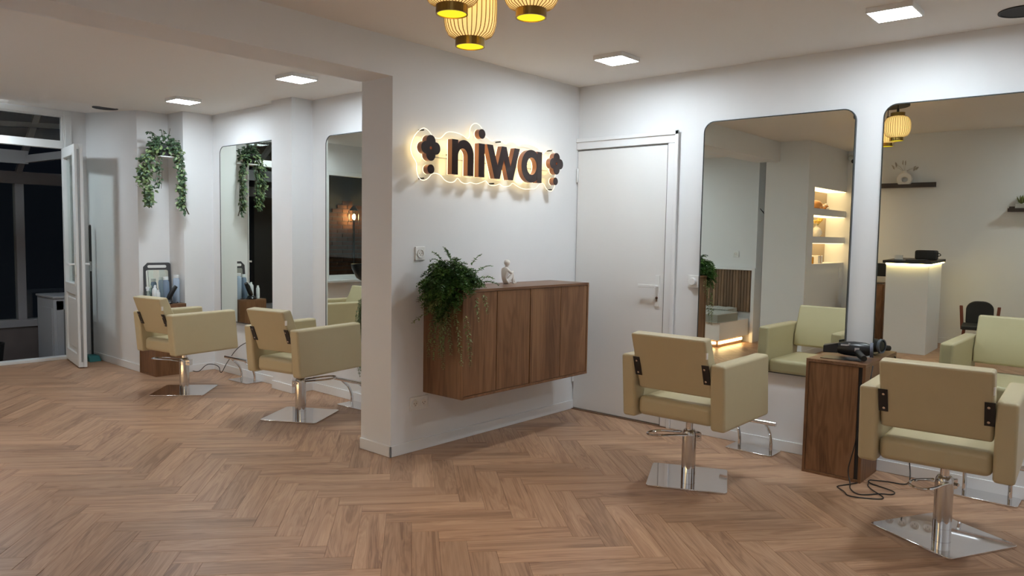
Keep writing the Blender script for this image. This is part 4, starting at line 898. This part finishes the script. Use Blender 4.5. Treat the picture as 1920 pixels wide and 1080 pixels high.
MB().tube([(-.08, -.006, -.03), (.09, -.006, .05)], .005, n=6).build('rail', 'blackmat', hk)
for k in range(3): MB().tube([(-.06 + k * .06, -.006, -.02 + k * .028), (-.06 + k * .06, -.04, -.05 + k * .028), (-.06 + k * .06, -.055, -.03 + k * .028)], .004, n=6).build('prong', 'blackmat', hk)

# backwash unit glimpsed in the far mirror
wb = thing('backwash_unit', 'black hair-washing basin and chair by the dark window, seen in the far mirror', 'wash basin', (-7.75, 1.22, 0), R_(90))
MB().lathe([(.10, .0), (.10, .72), (.20, .78), (.26, .90), (.27, .96), (.235, .955), (.18, .84), (.02, .82)], n=28, close=False).build('basin', 'black', wb, smooth=True)
MB().tube([(0, .20, .90), (0, .20, 1.06), (0, .12, 1.10), (0, .06, 1.04)], .011, n=8, sub=2).build('tap', 'chrome', wb, smooth=True)
MB().hull8([(-.28, -.95, .12), (-.28, -.95, .42), (-.28, -.32, .12), (-.28, -.32, .45), (.28, -.95, .12), (.28, -.95, .42), (.28, -.32, .12), (.28, -.32, .45)]).build('seat', 'black', wb, bevel=.03, seg=3)
MB().hull8([(-.26, -.42, .45), (-.24, -.30, .92), (-.26, -.33, .45), (-.24, -.22, .92), (.26, -.42, .45), (.24, -.30, .92), (.26, -.33, .45), (.24, -.22, .92)]).build('backrest', 'black', wb, bevel=.03, seg=3)
MB().xbox(-.30, .30, -.96, -.15, 0, .12).build('base', 'blackmat', wb, bevel=.01)

# ---------------------------------------------------------------- niche contents and LED strips
for k, (a_, b_) in enumerate(nz):
    o = tag(B(-3.385, -3.15, -0.655, 0.485, b_ - .006, b_ - .001).build('led_strip', 'nicheled'), ('glowing strip along the top of the lowest niche', 'glowing strip along the top of the middle niche', 'glowing strip along the top of the highest niche')[k], 'led strip', 'niche light strips')
    bp_ = tag(B(-3.3895, -3.384, -0.658, 0.488, a_ + .001, b_ - .007).build('niche_panel', 'nichegrey'), ('brown back panel of the lowest niche', 'brown back panel of the middle niche', 'brown back panel of the highest niche')[k], 'panel', 'niche back panels')
z0 = nz[2][0]
o = thing('wood_dome_ornament', 'round amber wood ornament in the top niche, seen in the mirror', 'ornament', (-3.27, .10, z0 + .0005)); MB().ball((0, 0, .055), (.085, .085, .055), 20, 12).build('dome', 'orangewood', o, smooth=True); MB().cyl((0, 0, 0), (0, 0, .012), .06, n=20).build('foot', 'orangewood', o)
o = thing('bead_garland', 'small heap of pale wooden beads beside the dome in the top niche', 'ornament', (-3.25, -.13, z0 + .0005))
for k in range(16): MB().ball((.06 * math.cos(k * .8) * (1 - k * .03), .08 * math.sin(k * .8) * (1 - k * .03), .018 + .003 * k), .018, 10, 8).build('bead', 'orangewood' if k % 3 else 'ceramic', o, smooth=True)
z0 = nz[1][0]
o = thing('flower_vase', 'round white vase with yellow tulips in the middle niche, seen in the mirror', 'vase', (-3.25, .06, z0 + .0005))
MB().lathe([(.035, 0), (.062, .03), (.066, .06), (.045, .10), (.018, .12), (.022, .135)], n=24).build('vase', 'ceramic', o, smooth=True)
for k in range(7):
    a = k * 2.4; q = .02 + .05 * ((k * 37) % 10) / 10; c_ = Vector((math.cos(a) * q, math.sin(a) * q, .185 + .012 * (k % 3)))
    pt = MB()
    for j in range(5): pt.leaf(c_ - Vector((0, 0, .03)), (math.cos(j * 1.26) * .35 + math.cos(a) * .3, math.sin(j * 1.26) * .35 + math.sin(a) * .3, 1), (math.cos(j * 1.26), math.sin(j * 1.26), 0), .055, .032, -.1)
    f_ = pt.build('tulip', 'yellowpetal', o, flip=False); MB().tube([(0, 0, .12), c_ - Vector((0, 0, .03))], .002, n=5).build('stalk', 'leaf_light', f_)
z0 = nz[0][0]
o = thing('amber_candle', 'small amber glass candle in the bottom niche, seen in the mirror', 'candle', (-3.20, .35, z0 + .0005)); MB().lathe([(.028, 0), (.033, .005), (.033, .075), (.028, .08)], n=20).build('glass_jar', 'gold', o, smooth=True); MB().cyl((0, 0, .08), (0, 0, .088), .03, n=16).build('lid', 'ceramic', o)
o = thing('gift_box', 'pale box with a ribbon in the bottom niche, seen in the mirror', 'box', (-3.25, .02, z0 + .0005)); B(-.05, .05, -.08, .08, 0, .095).build('box', 'ceramic', o, bevel=.004); B(-.052, .052, -.008, .004, 0, .097).build('ribbon', 'orangewood', o); B(-.02, .03, -.12, -.082, 0, .09).build('side_card', 'yellowpetal', o)
sc_ = thing('security_camera', 'white bullet security camera in the ceiling corner, seen in the mirror', 'camera', (-3.07, -0.60, 2.40), R_(40))
MB().cyl((-.07, -.03, .04), (-.02, 0, .02), .014, n=12).cyl((-.085, -.035, .045), (-.068, -.030, .042), .032, n=16).build('bracket', 'plastic', sc_, smooth=True)
MB().cyl((-.04, -.01, .02), (.07, .03, -.03), .034, n=20).build('housing', 'plastic', sc_, smooth=True); MB().cyl((.068, .029, -.029), (.076, .032, -.033), .028, n=20).build('lens', 'black', sc_)
tag(B(-3.03, -2.98, -0.66, -0.635, 1.10, 1.19).build('alarm_button', 'red', bevel=.004), 'red fire alarm box low on the wall beside the niches, seen in the mirror', 'alarm box')
sw2 = thing('light_switch', 'narrow white double switch under the niches, seen in the mirror', 'switch', (-3.14, -0.52, .96), R_(90)); B(-.035, .035, -.009, 0, -.07, .07).build('plate', 'plastic', sw2, bevel=.003); B(-.02, .02, -.013, -.009, .01, .05).build('rocker', 'plastic', sw2); B(-.02, .02, -.013, -.009, -.05, -.01).build('rocker', 'plastic', sw2)

# ---------------------------------------------------------------- reception desk and back wall (seen in the right mirror)
dk = thing('reception_desk', 'narrow white reception desk with black top and glowing underside, seen in the mirror', 'desk', (-2.385, 0.40, 0))
B(.03, .46, -.64, -.03, 0, .985).build('body', 'door', dk, bevel=.003)
B(0, .49, -.68, 0, 1.0, 1.028).build('desktop', 'blackmat', dk, bevel=.002)
B(.0, .49, -.68, .0, 1.028, 1.031).build('desktop_inlay', 'darkwood', dk)
MB().xbox(.03, .46, -.028, -.012, .988, .999).xbox(.462, .478, -.66, -.03, .988, .999).build('led_strip', 'deskled', dk)
bg = thing('black_case', 'black zipped case standing on the reception desk, seen in the mirror', 'case', (-2.03, .02, 1.0315), R_(6))
B(-.11, .11, -.055, .055, 0, .105).build('case', 'blackmat', bg, bevel=.02, seg=3); MB().tube([(.11, .02, .07), (.145, .03, .075), (.15, 0, .05), (.11, 0, .04)], .005, n=6, sub=1).build('strap', 'black', bg)
cd = thing('card_holder', 'small pale card holder on the reception desk, seen in the mirror', 'card holder', (-2.25, .28, 1.0315)); B(-.04, .04, -.01, .01, 0, .055).build('cards', 'ceramic', cd); B(-.045, .045, -.02, .02, 0, .01).build('holder', 'greymetal', cd)
kb = thing('tablet', 'flat dark tablet lying on the reception desk front', 'tablet', (-2.07, .27, 1.0315)); B(-.10, .10, -.06, .06, 0, .010).build('slab', 'black', kb, bevel=.002); B(-.09, .09, -.05, .05, .010, .0105).build('screen', 'greyprint', kb)
oc = thing('office_chair', 'low black chair with reddish wooden sides behind the nearest salon chair, seen in the mirror', 'chair', (-1.50, -.05, -0.0), R_(172))
pts = rrect(-.165, .165, .36, .80, .13, 8)
MB().prism(pts, FY, .17, .22).build('backrest', 'blackmat', oc, bevel=.012, seg=3)
for sx in (-1, 1): MB().hull8([(sx * .20 - .02, .16, .35), (sx * .225 - .02, .18, .72), (sx * .20 - .02, .24, .35), (sx * .225 - .02, .235, .72), (sx * .20 + .02, .16, .35), (sx * .225 + .02, .18, .72), (sx * .20 + .02, .24, .35), (sx * .225 + .02, .235, .72)]).build('wooden_side', 'redwood', oc, bevel=.006)
oc.scale = (.80, .80, .72)
B(-.20, .20, -.22, .20, .40, .46).build('seat', 'blackmat', oc, bevel=.015)
for sx in (-1, 1):
    for sy in (-1, 1): MB().cyl((sx * .17, sy * .17, .40), (sx * .20, sy * .20, 0), .018, .012, n=10).build('leg', 'redwood', oc)
def wshelf(label, x0, x1, z):
    r = thing('picture_ledge', label, 'shelf', (x0, -0.66, z), 0, 'dark wooden picture ledges')
    B(0, x1 - x0, .0, .115, 0, .014).build('board', 'darkwood', r, bevel=.001); B(0, x1 - x0, .103, .115, .014, .040).build('front_lip', 'darkwood', r, bevel=.001); B(0, x1 - x0, 0, .012, .014, .060).build('back_strip', 'darkwood', r, bevel=.001)
wshelf('dark ledge holding the white ring vase, seen in the right mirror', -2.79, -2.11, 1.865)
wshelf('lower dark ledge holding the small succulent at the right edge, seen in the mirror', -1.365, -.80, 1.565)
rv = thing('ring_vase', 'white ring-shaped vase with dried sprigs on the dark ledge, seen in the mirror', 'vase', (-2.44, -.59, 1.8795))
MB().ring([(x_ * .9, z_) for x_, z_ in circ(0, .085, .098, 36, .084)], [(x_, z_) for x_, z_ in circ(0.005, .082, .034, 36, .028)], FY, -.028, .028).cyl((0, 0, .155), (0, 0, .190), .026, .022, 16).build('vase', 'ceramic', rv, bevel=.012, seg=3)
sp = MB(); stx = MB(); rng = random.Random(8)
for k in range(9):
    a = R_(rng.uniform(-70, 80)); q_ = rng.uniform(.5, 1.1); e_ = Vector((math.sin(a) * .15 * q_, rng.uniform(-.03, .05), .195 + math.cos(a) * .085 * q_)); stx.tube([(0, 0, .17), e_ * .6 + Vector((0, 0, .08)), e_], .0013, n=3)
    for j in range(3): sp.leaf(e_ - Vector((0, 0, .012 * j)), (math.sin(a), rng.uniform(-.4, .4), math.cos(a) + .3 * j), (0, 1, 0), .04, .014, .1)
sp.build('dried_leaves', 'white_stone', rv, kind='stuff', flip=False); stx.build('stems', 'white_stone', rv, kind='stuff', flip=False)
su = thing('succulent', 'spiky small succulent in a stone block planter at the right edge, seen in the mirror', 'plant', (-1.245, -.603, 1.5795))
B(-.055, .055, -.038, .038, 0, .075).build('planter', 'white_stone', su, bevel=.004); lf = MB()
for k in range(22): a = k * 2.4; t_ = .2 + .8 * k / 22; lf.leaf((0, 0, .07), (math.cos(a) * t_, math.sin(a) * t_ * .8, 1.1 - .5 * t_), (-math.cos(a), -math.sin(a), .3), .105, .018, -.15)
lf.build('spikes', 'leaf_light', su, kind='stuff', flip=False)
bc = thing('brown_cabinet', 'brown wooden cabinet between the desk and the niches, seen in the mirror', 'cabinet', (-2.90, -.65, 0))
B(0, .36, 0, .36, 0, .70).build('carcass', 'wood', bc, bevel=.002); B(.01, .35, .36, .376, .02, .68).build('door', 'wood', bc, bevel=.002)
sb = thing('desk_monitor', 'black monitor edge beyond the reception desk, seen in the mirror', 'monitor', (-2.70, -.40, .7005)); MB().xbox(-.12, .12, -.06, .06, 0, .01).cyl((0, 0, .01), (0, 0, .10), .015, n=10).build('stand', 'black', sb); B(-.20, .16, -.012, .012, .09, .25).build('screen', 'black', sb, bevel=.003)
